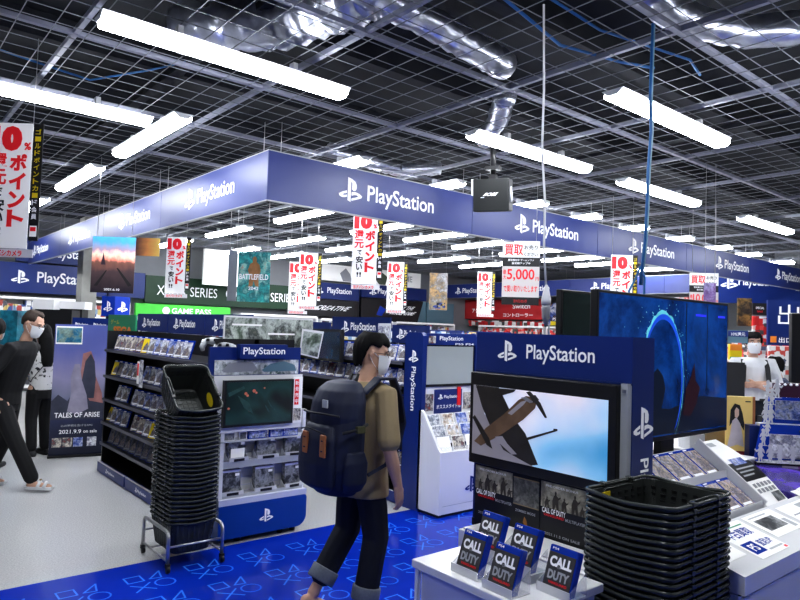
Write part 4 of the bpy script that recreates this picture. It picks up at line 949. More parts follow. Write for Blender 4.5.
# ================================================================ TABLE WITH GAME DISPLAYS
t = thing('display_table', 'white topped display table with pale lavender body holding the clear game holders', 'table', (1.94, 2.19, 0), -PI/2)
MB().box(0, .66, 0, .46, .665, .70, 'white2', .003).build('table_top', t)
MB().box(.03, .63, .035, .44, .0, .665, 'lav').build('body', t)
MB().box(.012, .03, .012, .03, .0, .665, 'white2').box(.63, .648, .012, .03, 0, .665, 'white2').build('edge_post', t)
t = thing('riser_box', 'white step box between the display table and the television kiosk', 'display box', (2.62, 2.58, 0), -PI/2)
MB().box(0, .84, 0, .26, .0, .62, 'white2', .004).build('body', t); MB().box(.02, .82, .02, .25, .62, .63, 'white').build('step_top', t)
cod = mat('dark_war_cover', (.07,.07,.072), .3, var=.6, scale=40, coat=.3)
def cod_case(lbl, loc, rz, tilt, group=None):
    t = thing('boxed_game', lbl, 'game', loc, 0, group); t.rotation_euler = (tilt, 0, rz)
    w, h, d_ = .135, .174, .034
    cs_ = MB().box(-w/2, w/2, 0, d_, 0, h, 'case', .003).build('case', t)
    q = MB().box(-w/2+.003, w/2-.006, -.0012, 0, .003, h-.004, 'black2').box(-w/2+.004, w/2-.008, -.0016, -.0008, .006, h-.022, cod).box(-w/2+.003, w/2-.006, -.002, -.0008, h-.026, h-.003, 'case').text('PS4', (-w*.28, -.0026, h-.012), .03, .009, 'logo')
    cv = q.build('cover_sheet', t)
    q = MB().text('CALL', (0, -.003, h*.66), w*.78, h*.23, 'logo', bold=.05).text('OF', (-w*.02, -.0035, h*.55), w*.14, h*.05, 'ice').text('DUTY', (0, -.003, h*.37), w*.74, h*.20, 'ice', bold=.05).text('VANGUARD', (w*.02, -.003, h*.21), w*.66, h*.055, 'red', bold=.03).text('Activision', (0, -.003, h*.09), w*.3, h*.025, 'logo')
    q.build('cover_lettering', cv)
    return t
def holder(lbl, loc, rz):
    t = thing('game_holder', lbl, 'holder', loc, rz)
    q = MB().box(-.078, .078, -.03, .075, 0, .004, 'clear2').box(-.078, .078, -.032, -.029, 0, .035, 'clear2')
    q.prism([(-.078,-.03,0),(-.078,.075,0),(-.078,.075,.09),(-.078,-.03,.03)], (.003,0,0), 'clear').prism([(.075,-.03,0),(.075,.075,0),(.075,.075,.09),(.075,-.03,.03)], (.003,0,0), 'clear')
    q.build('tray', t); return t
RZ = -PI/2-.03
ft = Matrix.Rotation(RZ, 3, 'Z')
for nm, (x, y, z), n in (('at the table corner', (2.015, 1.915, .70), 1), ('behind the corner one', (2.19, 1.975, .735), 0), ('middle of the table edge', (1.99, 1.715, .70), 1), ('behind the middle one', (2.16, 1.765, .735), 0), ('beside the front basket stack', (2.15, 1.572, .70), 1)):
    o = holder('clear plastic game holder on the white table, '+nm, (x, y, z), RZ)
    if z > .7: MB().box(-.07, .07, -.02, .07, -.035, 0, 'clear2').build('foot_block', o)
    p0 = V((x, y, z+.005))+ft@V((0, -.018, 0)); p1 = V((x, y, z+.005))+ft@V((0, .013, 0))
    cod_case('blue edged war game case standing in the clear holder, '+nm, tuple(p0), RZ, -.34)

# ================================================================ SHOPPING BASKETS
def rr(w, d, r, z, n=4):
    pts = []
    for cx, cy, a0 in ((w/2-r, d/2-r, 0), (-w/2+r, d/2-r, PI/2), (-w/2+r, -d/2+r, PI), (w/2-r, -d/2+r, 3*PI/2)):
        for i in range(n+1): a = a0+PI/2*i/n; pts.append((cx+r*math.cos(a), cy+r*math.sin(a), z))
    return pts
BH = .235
def basket(lbl, loc, w, d, kind='dark'):
    t = thing('shopping_basket', lbl, 'basket', loc)
    q = MB(); w0, d0 = w*.80, d*.78
    q.loft([rr(w0-.04, d0-.04, .03, 0), rr(w0, d0, .04, .012), rr(w-.03, d-.03, .045, BH-.022)], 'basket', cap=False)
    q.loft([rr(w0-.045, d0-.045, .03, .004), rr(w0-.008, d0-.008, .04, .016), rr(w-.037, d-.037, .042, BH-.022)], 'basket', cap=False)
    q.add(rr(w0-.04, d0-.04, .03, .003), [tuple(range(20))], 'basket')
    # ribs up the walls and perforations under the rim
    for i in range(9):
        f = -.4+.1*i
        for s_ in (-1, 1):
            q.prism([(f*w0-.004, s_*(d0/2+.001), .02), (f*w0+.004, s_*(d0/2+.001), .02), (f*w+.004, s_*((d-.03)/2+.001), BH-.02), (f*w-.004, s_*((d-.03)/2+.001), BH-.02)], (0, s_*.003, 0), 'rim')
            for r_ in range(2):
                z = BH-.055-.028*r_; k = z/BH; yy = (d0+(d-.03-d0)*k)/2-.0055
                q.box(f*w-.012, f*w+.012, s_*yy-.001, s_*yy+.001, z-.007, z+.007, 'black')
    for i in range(7):
        f = -.36+.12*i
        for s_ in (-1, 1):
            q.prism([(s_*(w0/2+.001), f*d0-.004, .02), (s_*(w0/2+.001), f*d0+.004, .02), (s_*((w-.03)/2+.001), f*d+.004, BH-.02), (s_*((w-.03)/2+.001), f*d-.004, BH-.02)], (s_*.003, 0, 0), 'rim')
            for r_ in range(2):
                z = BH-.055-.028*r_; k = z/BH; xx = (w0+(w-.03-w0)*k)/2-.0055
                q.box(s_*xx-.001, s_*xx+.001, f*d-.012, f*d+.012, z-.007, z+.007, 'black')
    for i in range(7): q.box(-w0*.4, w0*.4, -d0*.4+i*d0*.133-.003, -d0*.4+i*d0*.133+.003, .005, .008, 'rim')
    for i in range(9): q.box(-w0*.42+i*w0*.105-.003, -w0*.42+i*w0*.105+.003, -d0*.42, d0*.42, .005, .008, 'rim')
    q.build('basket_body', t)
    # rolled rim with a slight sag on the long sides
    def rimpts(off, z):
        out = []
        for p in rr(w+off, d+off, .055, z, 5): out.append(p)
        return out
    q = MB(); base = rr(w-.012, d-.012, .05, BH-.010, 5); path = []
    for i_, p_ in enumerate(base):
        nx_ = base[(i_+1) % len(base)]; path.append(p_)
        if abs(nx_[1]-p_[1]) > d*.4 or abs(nx_[0]-p_[0]) > w*.4:
            side = abs(nx_[1]-p_[1]) > d*.4
            for k_ in range(1, 8):
                f_ = k_/8; sg = math.sin(PI*f_)
                path.append((p_[0]+(nx_[0]-p_[0])*f_+(.006*sg*(1 if p_[0] > 0 else -1) if side else 0), p_[1]+(nx_[1]-p_[1])*f_, p_[2]-(.011*sg if side else .003*sg)))
    q.tube(path, .0085, 'rim', 8, closed=True)
    q.tube(rr(w-.024, d-.024, .046, BH-.022, 5), .004, 'rim', 6, closed=True)
    for s_ in (-1, 1):
        for f in (-.20, .20): q.box(f*w-.013, f*w+.013, s_*(d/2-.006)-.012, s_*(d/2-.006)+.012, BH-.016, BH+.004, 'rim', .003)
    rim_ = q.build('rim', t)
    for s_ in (-1, 1):
        pts = [(-w*.22, s_*(d/2-.022), BH-.02), (-w*.22, s_*(d/2-.018), BH-.005), (-w*.18, s_*(d/2-.018), BH+.001), (w*.18, s_*(d/2-.018), BH+.001), (w*.22, s_*(d/2-.018), BH-.005), (w*.22, s_*(d/2-.022), BH-.02)]
        MB().tube(pts, .004, 'rim', 6).build('handle', rim_)
    return t
# stack on the wheeled cart
BW, BD, BX, BY = .46, .35, 1.93, 4.70
b0 = basket('lowest black shopping basket, resting in the wheeled cart', (BX, BY, .085), BW, BD)
n = 24; step = .0305
for i in range(n):
    dup(b0, (BX+random.uniform(-.002,.002), BY+random.uniform(-.003,.003), .085+step*(i+1)), (0, 0, PI/2+random.uniform(-.008, .008)), 'black shopping basket nested in the wheeled stack, %s below the tilted one' % (NTH[n-1-i]), 'baskets in the wheeled stack')
b0['group'] = 'baskets in the wheeled stack'
b0.rotation_euler = (0, 0, PI/2)
tb = dup(b0, (1.925, 4.76, 1.065), (0, -.70, PI/2), 'topmost black shopping basket of the wheeled stack, tilted open with a yellow sticker inside', 'baskets in the wheeled stack')
sk = MB().poly([(BW*.36,-.06,.06),(BW*.37,.02,.06),(BW*.39,.02,.13),(BW*.385,-.06,.13)], 'yellow')
sk = MB(); sk.add([(xx, -(BD*.39+.016*z/.21-.007), z) for xx, z in [(-.05+.065*math.cos(a*PI/8), .135+.038*math.sin(a*PI/8)) for a in range(16)]], [tuple(range(16))], 'yellow'); sk.build('yellow_sticker', tb)
t = thing('basket_cart', 'grey tube cart on castors carrying the tall basket stack', 'cart', (0, 0, 0))
def uframe(x, y0, y1, zt):
    r = .05; pts = [(x,y0,.06),(x,y0,zt-r)]+[(x,y0+r-r*math.cos(a),zt-r+r*math.sin(a)) for a in (PI/6,PI/3,PI/2)]+[(x,y1-r+r*math.sin(a),zt-r+r*math.cos(a)) for a in (0,PI/6,PI/3,PI/2)]+[(x,y1,.06)]
    MB().tube(pts, .013, 'steel', 8).build('end_frame', t)
uframe(1.735, 4.45, 4.94, .27); uframe(2.125, 4.45, 4.94, .27)
for y in (4.45, 4.94): MB().tube([(1.735,y,.17),(2.125,y,.17)], .008, 'steel').build('cross_bar', t)
for y in (4.6, 4.8): MB().tube([(1.735,y,.078),(2.125,y,.078)], .006, 'steel').build('base_bar', t)
for x in (1.735, 2.125): MB().tube([(x,4.45,.078),(x,4.94,.078)], .008, 'steel').build('base_bar', t)
for x in (1.735, 2.125):
    for y in (4.45, 4.94):
        MB().loft([[(x+dx, y-.01+.024*math.cos(a*PI/6), .026+.024*math.sin(a*PI/6)) for a in range(12)] for dx in (-.01,.01)], 'black', True, True).box(x-.014, x+.014, y-.018, y+.012, .035, .062, 'black2').build('caster', t)
# stack beside the table
SW, SD, SX, SY = .525, .42, 2.708, 1.472
s0 = basket('lowest shopping basket of the front stack, below the counter edge', (SX, SY, .03), SW, SD)
s0['group'] = 'baskets in the front stack'
ns = 30; st = .0268
base_ = 1.052-BH-st*ns
s0.location.z = base_
for i in range(ns):
    top = i == ns-1
    b_ = dup(s0, (SX+random.uniform(-.002,.002), SY+random.uniform(-.002,.002), base_+st*(i+1)), (random.uniform(-.004,.004), 0, random.uniform(-.010, .010)), 'topmost dark shopping basket of the front stack, open with a yellow label inside' if top else 'dark shopping basket in the front stack, %s from its top' % (NTH[ns-1-i] if ns-1-i < 26 else 'one far down,'), 'baskets in the front stack')
    if top:
        MB().box(-.165,-.105,SD/2-.046,SD/2-.042,BH-.078,BH-.030,'yellow').build('yellow_label', b_)
MB().box(SX-.2, SX+.2, SY-.16, SY+.16, 0, base_-.001, 'black2', .004).build('floor_platform', label='low black base under the front basket stack', cat='base')

# ================================================================ BIG TELEVISIONS
def bigtv(x0, x1, y, z0, z1, lbl, picm, stand=True):
    t = thing('television', lbl, 'television', (x0, y, z0)); W, H = x1-x0, z1-z0
    MB().box(0, W, 0, .05, 0, H, 'black', .004).box(W*.2, W*.8, .05, .09, H*.1, H*.6, 'black2').build('bezel', t)
    p_ = MB().box(.018, W-.018, -.002, .0, .03, H-.018, picm).build('picture', t)
    if stand:
        MB().box(W*.46, W*.56, .02, .07, -.10, .05, 'black').box(W*.34, W*.68, -.12, .16, -.115, -.10, 'black').build('stand', t)
    return t, p_, W, H
deep = art('deep_blue_cave_picture', [(.002,.012,.05),(.003,.03,.15),(.006,.06,.26),(.004,.03,.14),(.003,.012,.05)], 1.6, rough=.1, emit=.28, rand=False, soft=False)
t, p_, W, H = bigtv(3.33, 5.03, 2.2, 1.035, 1.975, 'largest television, showing a glowing cyan ring in a deep blue cave', deep)
cy = mat('cyan_foam_print', (.12,.50,.58), .3, var=.5, scale=14, emit=.5); bl = mat('ring_blue_print', (.01,.07,.50), .3, var=.3, scale=5, emit=.6); dk2 = mat('cave_dark_print', (.004,.010,.03), .3, var=.5, emit=.2); vi = mat('violet_glow_print', (.03,.03,.7), .3, emit=.8)
q = MB()
def arc(cx, cz, r0, r1, a0, a1, k, y, sx=1., n=28, jag=0., taper=True):
    out, inn = [], []
    for i in range(n+1):
        a = a0+(a1-a0)*i/n; f = math.sin(PI*i/n)**.5 if taper else 1
        j = random.uniform(-jag, jag)
        out.append((cx+sx*(r1*f+r0*(1-f)+j)*math.cos(a), y, cz+(r1*f+r0*(1-f)+j)*math.sin(a))); inn.append((cx+sx*r0*math.cos(a), y, cz+r0*math.sin(a)))
    for i in range(n): q.poly([out[i], out[i+1], inn[i+1], inn[i]], k)
cx, cz = W*.44, H*.40
arc(cx, cz, .425, .475, .5, PI*.95, cy, -.004, .60, jag=.012); arc(cx, cz, .412, .45, -.9, PI*.98, bl, -.005, .60); arc(cx, cz, .448, .458, -.9, 1.2, cy, -.006, .60, jag=.006)
foam = MB()
for _ in range(60):
    a = random.uniform(0, PI); r_ = .47+random.expovariate(14); px, pz = cx+.6*r_*math.cos(a), cz+r_*math.sin(a); s_ = random.uniform(.002, .006)
    if .03 < px < W-.05 and .05 < pz < H-.04: foam.poly([(px-s_,-.004,pz),(px,-.004,pz-s_),(px+s_,-.004,pz),(px,-.004,pz+s_)], cy)
q.build('ring_shape', p_); foam.build('foam_droplets', p_, kind='stuff')
q = MB()
q.prism([(.03,-.003,.04),(.03,-.003,.30),(W*.25,-.003,.24),(W*.5,-.003,.20),(W*.75,-.003,.27),(W-.03,-.003,.24),(W-.03,-.003,.04)], (0,-.0005,0), dk2)
q.prism([(W*.36,-.006,.2),(W*.34,-.006,.36),(W*.37,-.006,.44),(W*.40,-.006,.47),(W*.44,-.006,.42),(W*.46,-.006,.34),(W*.44,-.006,.24),(W*.42,-.006,.18)], (0,-.0005,0), dk2)
q.prism([(W*.60,-.006,.15),(W*.62,-.006,.32),(W*.66,-.006,.40),(W*.69,-.006,.50),(W*.70,-.006,.38),(W*.74,-.006,.33),(W*.71,-.006,.22),(W*.66,-.006,.14)], (0,-.0005,0), mat('maroon_dark_print', (.03,.006,.012), .3, emit=.2))
for xs in (.80, .62): q.box(W*xs, W*xs+.01, -.0035, -.003, .30, H-.03, dk2)
q.box(W*.70, W*.79, -.004, -.0035, H*.88, H*.895, vi).box(W*.90, W*.965, -.004, -.0035, H*.88, H*.895, vi)
q.build('cave_shape', p_)
a = ony(562, 289, 2.75)
bigtv(a.x, a.x+1.25, 2.75, 1.12, a.z, 'black television showing only dim reflections behind the largest one', mat('dim_reflective_screen', (.012,.02,.02), .12, emit=.15, var=.8, scale=1.5), True)
# white cabinets carrying them
t = thing('television_cabinet', 'white low cabinet under the largest television', 'cabinet', (3.35, 2.02, 0))
MB().box(0, 1.75, 0, .95, 0, .85, 'white2').build('body', t); MB().box(-.01, 1.76, -.01, .96, .85, .86, 'white').build('top', t)
for i in range(3): MB().box(.02+i*.58, .57+i*.58, -.012, 0, .06, .8, 'white').build('door', t)
MB().box(3.95, 4.5, 2.72, 2.9, .86, 1.005, 'white2').build('white_riser', label='white riser box supporting the dim television', cat='box')
MB().box(4.05, 4.35, 1.98, 2.1, .862, .93, 'black2').build('set_top_box', label='low black box beside the television stand foot', cat='box')

# ================================================================ SLANTED GAME AND BROCHURE RACK
ya, za_, yb, zb_ = 1.95, 1.04, 1.55, .765
def sl(x, v, o_=0.):
    y = ya+(yb-ya)*v; z = za_+(zb_-za_)*v; n_ = V((0, (zb_-za_), -(yb-ya))).normalized()
    return V((x, y, z))+n_*(-o_ if n_.z < 0 else o_)
t = thing('slanted_rack', 'white slanted rack holding game rows and the long brochure sheet', 'rack', (0, 0, 0))
q = MB().prism([(3.05,yb,0),(3.05,yb,zb_),(3.05,ya,za_),(3.05,ya,0)], (1.32,0,0), 'white2').build('body', t)
q = MB()
for v in (.47, .97): a = sl(3.06, v); q.box(3.06, 4.0, a.y-.02, a.y-.016, a.z-.02, a.z+.035, 'clear2')
q.build('ledge_strip', t)
MB().prism([sl(3.99,0,.0), sl(3.99,1,.0), sl(3.99,1,.05), sl(3.99,0,.07)], (.012,0,0), 'white').build('divider', t)
ang = math.atan2(za_-zb_, ya-yb)
mg = [art('pale_group_cover_%d' % k if 0 else 'pale_group_cover', [(.62,.6,.62),(.30,.28,.48),(.62,.5,.35),(.10,.09,.16),(.5,.5,.6),(.5,.3,.25)], 22, rand=True)]
for r_ in range(2):
    for i in range(6):
        x = 3.10+i*.160
        p0 = sl(x, .46+.5*r_, .006)
        o = game(tuple(p0), 0, mg[0], 'pale boxed game lying in the %s row of the slanted rack' % ('upper', 'lower')[r_], 'games in the %s rack row' % ('upper', 'lower')[r_], -(PI/2-ang), .155, .215)
# long brochure sheet: curved white board with black band
t = thing('brochure_board', 'long curved white brochure board with a black lettered band on the slanted rack', 'brochure', (0, 0, 0))
def bs(u, v, o_=0.):
    p_ = sl(4.03+.29*u, v*1.08-.04, .012+.035*math.sin(PI*v)+o_); return p_
q = MB(); n = 12
for i in range(n): q.poly([bs(0,i/n), bs(0,(i+1)/n), bs(1,(i+1)/n), bs(1,i/n)], 'paper')
q.build('board', t)
def patch(u0, u1, v0, v1, k, m_, o_=.002): 
    for i in range(4):
        a, b2 = v0+(v1-v0)*i/4, v0+(v1-v0)*(i+1)/4; m_.poly([bs(u0,a,o_), bs(u0,b2,o_), bs(u1,b2,o_), bs(u1,a,o_)], k)
q = MB(); patch(0, 1, .42, .68, 'black', q); patch(.2, .8, .36, .46, COV[2], q, .004)
for i in range(2):
    for j in range(5): patch(.12+.17*j, .24+.17*j, .72+.07*i, .77+.07*i, 'grey', q)
patch(.55, .95, .86, .97, 'box', q, .003); patch(.3,.6,.05,.12,'ice',q)
pm = bs(.5,.56,.005); U_ = (bs(.5,.5)-bs(.5,.6)).normalized()
q.text('VITA PLAY', tuple(pm), .24, .05, 'logo', U=tuple(U_)) if 0 else None
for i in range(3): patch(.1, .9-.15*i, .50+.05*i, .52+.05*i, 'ice', q, .004)
q.build('printing', t)

# ================================================================ PRICE CARD COUNTER
def cs(x, v, o_=0.): return V((x, 1.215+.30*v, .70+.08*v+o_))
t = thing('price_counter', 'white counter with sloping top covered in price cards', 'counter', (0, 0, 0))
MB().prism([(2.965,1.215,.62),(2.965,1.215,.70),(2.965,1.52,.78),(2.965,1.52,.62)], (2.2,0,0), 'white2').build('sloping_top', t)
MB().box(2.975, 5.16, 1.245, 1.52, 0, .61, 'white2').box(2.97, 5.16, 1.235, 1.245, .612, .62, 'black').build('body', t)
MB().box(3.0, 3.9, 1.232, 1.245, .03, .6, 'white').box(3.92, 5.1, 1.232, 1.245, .03, .6, 'white').build('door', t)
def card(x0, x1, v0, v1, lbl, fn=None, base='paper', name='price_card'):
    t = thing(name, lbl, 'price card', (0, 0, 0))
    MB().prism([cs(x0,v0,.001), cs(x1,v0,.001), cs(x1,v1,.001), cs(x0,v1,.001)], (0,0,.002), base).build('card', t)
    q = MB()
    def bar(a, b_, c, d, k): q.prism([cs(x0+(x1-x0)*a, v0+(v1-v0)*c, .003), cs(x0+(x1-x0)*b_, v0+(v1-v0)*c, .003), cs(x0+(x1-x0)*b_, v0+(v1-v0)*d, .003), cs(x0+(x1-x0)*a, v0+(v1-v0)*d, .003)], (0,0,.0006), k)
    def tx(s, a, c, w, h, k): q.text(s, tuple(cs(x0+(x1-x0)*a, v0+(v1-v0)*c, .0045)), w, h, k, U=(0, .966, .258))
    fn(bar, tx); q.build('printing', t)
card(3.02, 3.20, .30, .95, 'white card with two small pictures at the near end of the sloping counter', lambda b, x: (b(.1,.9,.7,.74,'grey'), b(.1,.9,.3,.34,'grey'), b(.55,.8,.35,.45,'black'), b(.6,.85,.75,.83,'black')))
card(3.24, 3.56, .12, .95, 'white card with large blue writing on the sloping counter', lambda b, x: (x('中古買取', .45, .68, .24, .06, 'case'), b(.1,.9,.86,.89,'green'), b(.06,.42,.12,.44,'case'), x('PS', .24,.28,.06,.05,'logo'), x('査定UP', .68,.32,.13,.05,'case'), b(.5,.95,.1,.14,'ice'), b(.9,.98,.02,.08,'red')))
card(3.60, 3.95, .35, .95, 'white card with a black picture strip on the sloping counter', lambda b, x: (b(.12,.75,.25,.75,'box'), b(.8,.92,.1,.5,'ice'), b(.1,.7,.85,.9,'ice')))
card(4.0, 4.4, .3, .9, 'white card with thin grey lines on the sloping counter', lambda b, x: (b(.1,.5,.2,.25,'grey'), b(.1,.8,.5,.55,'grey'), b(.55,.9,.7,.9,'ice')))
card(4.02, 4.5, -.0, .28, 'narrow pale card along the counter front lip', lambda b, x: (b(.1,.3,.3,.7,'red'), b(.4,.9,.4,.6,'grey')))
# stacked loose papers by the counter back edge
for k in range(3):
    q = MB().box(-.15,.15,-.1,.1,0,.004,'paper').box(-.12,.1,-.002+.04,.06,.004,.0045,'steelblue').box(-.12,.02,-.06,-.02,.004,.0045,'ice')
    o_ = q.build('paper_sheet', label='loose white paper sheet at the counter back, %s of three' % ('lowest','middle','uppermost')[k], cat='paper', loc=(4.55+.05*k, 1.44+.01*k, .775+.012*k)); o_.rotation_euler = (.255, 0, .2*k-.1)
# purple base and figure stand
pur = art('purple_glow_print', [(.05,.03,.25),(.12,.07,.45),(.03,.02,.16),(.25,.12,.5)], 1.8, rough=.25, emit=.15, rand=False)
MB().prism([(4.42,1.53,.70),(4.42,1.53,.79),(4.42,2.0,.82),(4.42,2.0,.70)], (1.5,0,0), pur).build('purple_plinth', label='purple glowing plinth under the blue tiered figure stand', cat='plinth')
MB().box(4.82, 5.9, 1.56, 2.0, 0, .70, 'white2').build('plinth_base', label='white base under the purple plinth', cat='base')
c = ond(757, 472, 4.75); B = V((c.x, c.y, c.z)); rzf = HEAD-PI/2-.15
t = thing('figure_stand', 'blue tiered stand with picture cards carrying white acrylic figures', 'stand', tuple(B), rzf)
MB().box(0, .5, 0, .4, -.06, .07, 'black').box(.02, .48, -.003, 0, .0, .055, art('small_picture_strip', [(.5,.45,.5),(.1,.12,.3),(.1,.35,.2),(.6,.5,.2),(.3,.1,.3)], 13, voro=True)).build('lower_tier', t)
MB().prism([(0,.05,.07),(.5,.05,.07),(.5,.12,.33),(.07,.12,.33)], (0,.02,0), 'case').box(.10, .5, .03, .05, .10, .27, COV[4]).box(.06, .5, .0, .06, .07, .085, 'white').build('middle_tier', t)
MB().prism([(.12,.22,.33),(.5,.22,.33),(.5,.26,.52),(.18,.26,.52)], (0,.02,0), 'case').box(.2, .5, .20, .215, .36, .50, COV[2]).box(.07,.5,.12,.22,.31,.33,'white').box(.0,.5,.15,.4,.0,.31,'blue2').build('upper_tier', t)
def figure(h, lbl, loc, rz, flip):
    s = h
    pts = [(-.04,0),(-.11,.02),(-.09,.22),(-.14,.42),(-.08,.55),(-.20,.50),(-.30,.62),(-.26,.68),(-.18,.60),(-.07,.70),(-.10,.84),(-.05,.97),(.05,.99),(.11,.90),(.08,.76),(.16,.66),(.22,.48),(.17,.46),(.10,.58),(.09,.48),(.17,.34),(.08,.24),(.12,.02),(.05,0),(.0,.24)]
    q = MB().prism([((-a if flip else a)*s, 0, b_*s) for a, b_ in pts], (0,.004,0), 'clear2').box(-.2*s, .2*s, -.012, .016, -.003, .0, 'clear2')
    q.build('acrylic_figure', label=lbl, cat='figure', group='acrylic figures on the blue stand', loc=loc, rz=rz)
R3 = Matrix.Rotation(rzf, 3, 'Z')
fl = []
for i, (x, z, y, h) in enumerate(((.02,.075,-.0,.135),(.085,.075,.0,.13),(.15,.075,.0,.13),(.235,.075,.0,.125),(.31,.075,.0,.13),(.05,.19,.03,.12),(.075,.26,.03,.11),(.10,.335,.13,.13),(.14,.335,.14,.14),(.11,.43,.14,.10),(.17,.47,.2,.12),(.215,.52,.22,.14),(.145,.53,.21,.12))):
    p_ = B+R3@V((x, y-.008, z)); figure(h, 'white acrylic character figure on the blue tiered stand, %s counting upward from the lowest corner' % NTH[i], tuple(p_), rzf, i % 2)
# maroon board with lamps behind, monitor at the frame edge
c = ond(775, 383, 5.4); t = thing('maroon_board', 'dark maroon board with a row of small white lamps along its top', 'board', (c.x, c.y, c.z-.5), HEAD-PI/2)
MB().box(0,.7,0,.04,0,.5,mat('maroon_print', (.045,.008,.03), .45)).box(.02,.5,.05,.3,-.9,.2,'black').build('panel', t)
q = MB()
for i in range(14): q.lathe([(.004,0),(.014,.01),(.004,.02)], 'logo', (.03+i*.048, -.01, .48), 8)
q.build('lamp_row', t)
c = ond(792, 313, 4.7); t = thing('edge_monitor', 'black upright monitor partly out of view beside the large white sign character', 'monitor', (c.x, c.y, ond(792, 383, 4.7).z), HEAD-PI/2-.2)
MB().box(0,.6,0,.06,0,.50,'black',.004).build('bezel', t); MB().box(.25,.35,.02,.06,-.35,.0,'black').box(.1,.5,-.05,.15,-.36,-.35,'black').build('stand', t)
# yellow standee
c0_ = ond(727, 396, 5.0); c1_ = ond(752, 399, 5.0); zb3 = ond(740, 451, 5.0).z; W = (c1_.xy-c0_.xy).length; H = c0_.z-zb3
t = thing('yellow_standee', 'yellow cardboard standee with a dark and white painted shape, on a red box', 'standee', (c0_.x, c0_.y, zb3), HEAD-PI/2-.05)
MB().box(0,W,0,.03,0,H,mat('straw_yellow_print', (.80,.60,.22), .5, emit=.1)).box(W,W+.02,0,.03,0,H,'tan').build('board', t)
q = MB()
q.prism([(a*W,-.003,b_*H) for a, b_ in ((.10,.45),(.14,.75),(.30,.87),(.50,.84),(.60,.70),(.68,.5),(.66,.38),(.5,.5),(.3,.6))], (0,-.001,0), 'black2')
q.prism([(a*W,-.005,b_*H) for a, b_ in ((-.0,.05),(.12,.3),(.2,.55),(.36,.62),(.52,.50),(.60,.30),(.66,.08),(.4,.12))], (0,-.001,0), mat('lilac_white_print', (.62,.56,.60), .5, var=.2, scale=20))
q.prism([(a*W,-.006,b_*H) for a, b_ in ((.30,.62),(.29,.74),(.36,.80),(.46,.76),(.46,.66),(.40,.61))], (0,-.001,0), mat('peach_print', (.75,.55,.45), .5))
q.box(W*.72,W*.92,-.004,0,H*.90,H*.92,'black').build('painted_shape', t)
MB().box(W*.05,W*1.05,.0,.2,-.30,0,mat('brick_red_print', (.30,.03,.05), .5)).box(W*.05,W*1.05,.0,.2,-zb3,-.3,'white2').build('red_box', t)
for k, (x0, y0, x1, y1, D, m_, l) in enumerate(((690, 434, 705, 452, 5.0, 'white', 'small white carton beside the foot of the yellow standee'), (706, 430, 727, 448, 5.1, 'khaki', 'pale tan carton behind the brochure board'))):
    block(x0, y0, x1, y1, D, m_, l, 'carton', 'box', d=.2, foot=True)

# ================================================================ FAR END BEYOND THE WHITE SHIRT
def board(x0, y0, x1, y1, D, m, lbl, fn=None, name='shop_sign', cat='sign', turn=0., foot=False):
    a = ond(x0, y0, D); b2 = ond(x1, y0, D); zb = ond((x0+x1)/2, y1, D).z; W = (b2.xy-a.xy).length; H = a.z-zb
    t = thing(name, lbl, cat, (a.x, a.y, zb), HEAD-PI/2+turn)
    q = MB().box(0, W, 0, .05, 0, H, m)
    if foot: q.box(.05*W, .95*W, .0, .04, -zb, 0, 'whitegoods')
    q.build('panel', t)
    if fn: q = MB(); fn(q, W, H); q.build('lettering', t)
    return t
board(716, 268, 800+10, 304, 15.5, 'blue2', 'broad dark blue board with white lettering under the distant hanging signs', lambda q, W, H: (q.text('PlayStation', (W*.45,-.004,H*.62), W*.42,H*.36,'logo'), q.logo((W*.14,-.004,H*.62),H*.42)))
board(768, 300, 830, 346, 13.5, 'blue2', 'dark blue wall panel with one large white character', lambda q, W, H: (q.text('出', (W*.34,-.006,H*.68), W*.36,H*.46,'logo',bold=.0), q.text('出口案内', (W*.4,-.006,H*.12), W*.45,H*.12,'logo'), q.box(W*.04,W*.14,-.006,-.003,H*.06,H*.2,'orange')))
board(738, 298, 752, 326, 14, art('amber_dark_poster', [(.01,.01,.01),(.25,.15,.05),(.02,.02,.02),(.1,.05,.02)], 3), 'dark poster with amber shapes beyond the white shirted man', None, 'wall_poster', 'poster')
board(753, 303, 767, 315, 14.2, 'black', 'small black board with red writing beyond the white shirted man', lambda q, W, H: (q.text('SPECIAL', (W*.5,-.004,H*.6), W*.6,H*.2,'logo'), q.text('SALE', (W*.5,-.004,H*.3), W*.4,H*.15,'red')))
board(753, 316, 768, 345, 13.8, 'redgoods', 'stack of red and white packages beyond the white shirted man', None, 'package_stack', 'packages', foot=True)
board(769, 346, 830, 372, 13.2, 'whitegoods', 'shelf of small grey packages under the dark blue character panel', None, 'package_shelf', 'shelf', foot=True)
board(728, 330, 748, 343, 7.6, 'steelblue', 'pale blue lettered card standing left behind the largest television edge'.replace(' left', ''), lambda q, W, H: (q.box(0,W,-.004,-.001,H*.5,H*.95,'hblue'), q.text('10%還元', (W*.5,-.006,H*.7), W*.7,H*.3,'logo')), 'shelf_card', 'card')
board(730, 344, 742, 360, 8.6, 'yellow', 'yellow, white and green striped card beside the white shirted man', lambda q, W, H: (q.box(0,W,-.004,-.001,H*.6,H,'orange'), q.box(0,W,-.005,-.001,H*.0,H*.2,'green')), 'shelf_card', 'card')
board(724, 362, 745, 400, 7.8, 'black2', 'dark shelf unit behind the arm of the white shirted man', None, 'dark_shelf', 'shelf', foot=False)
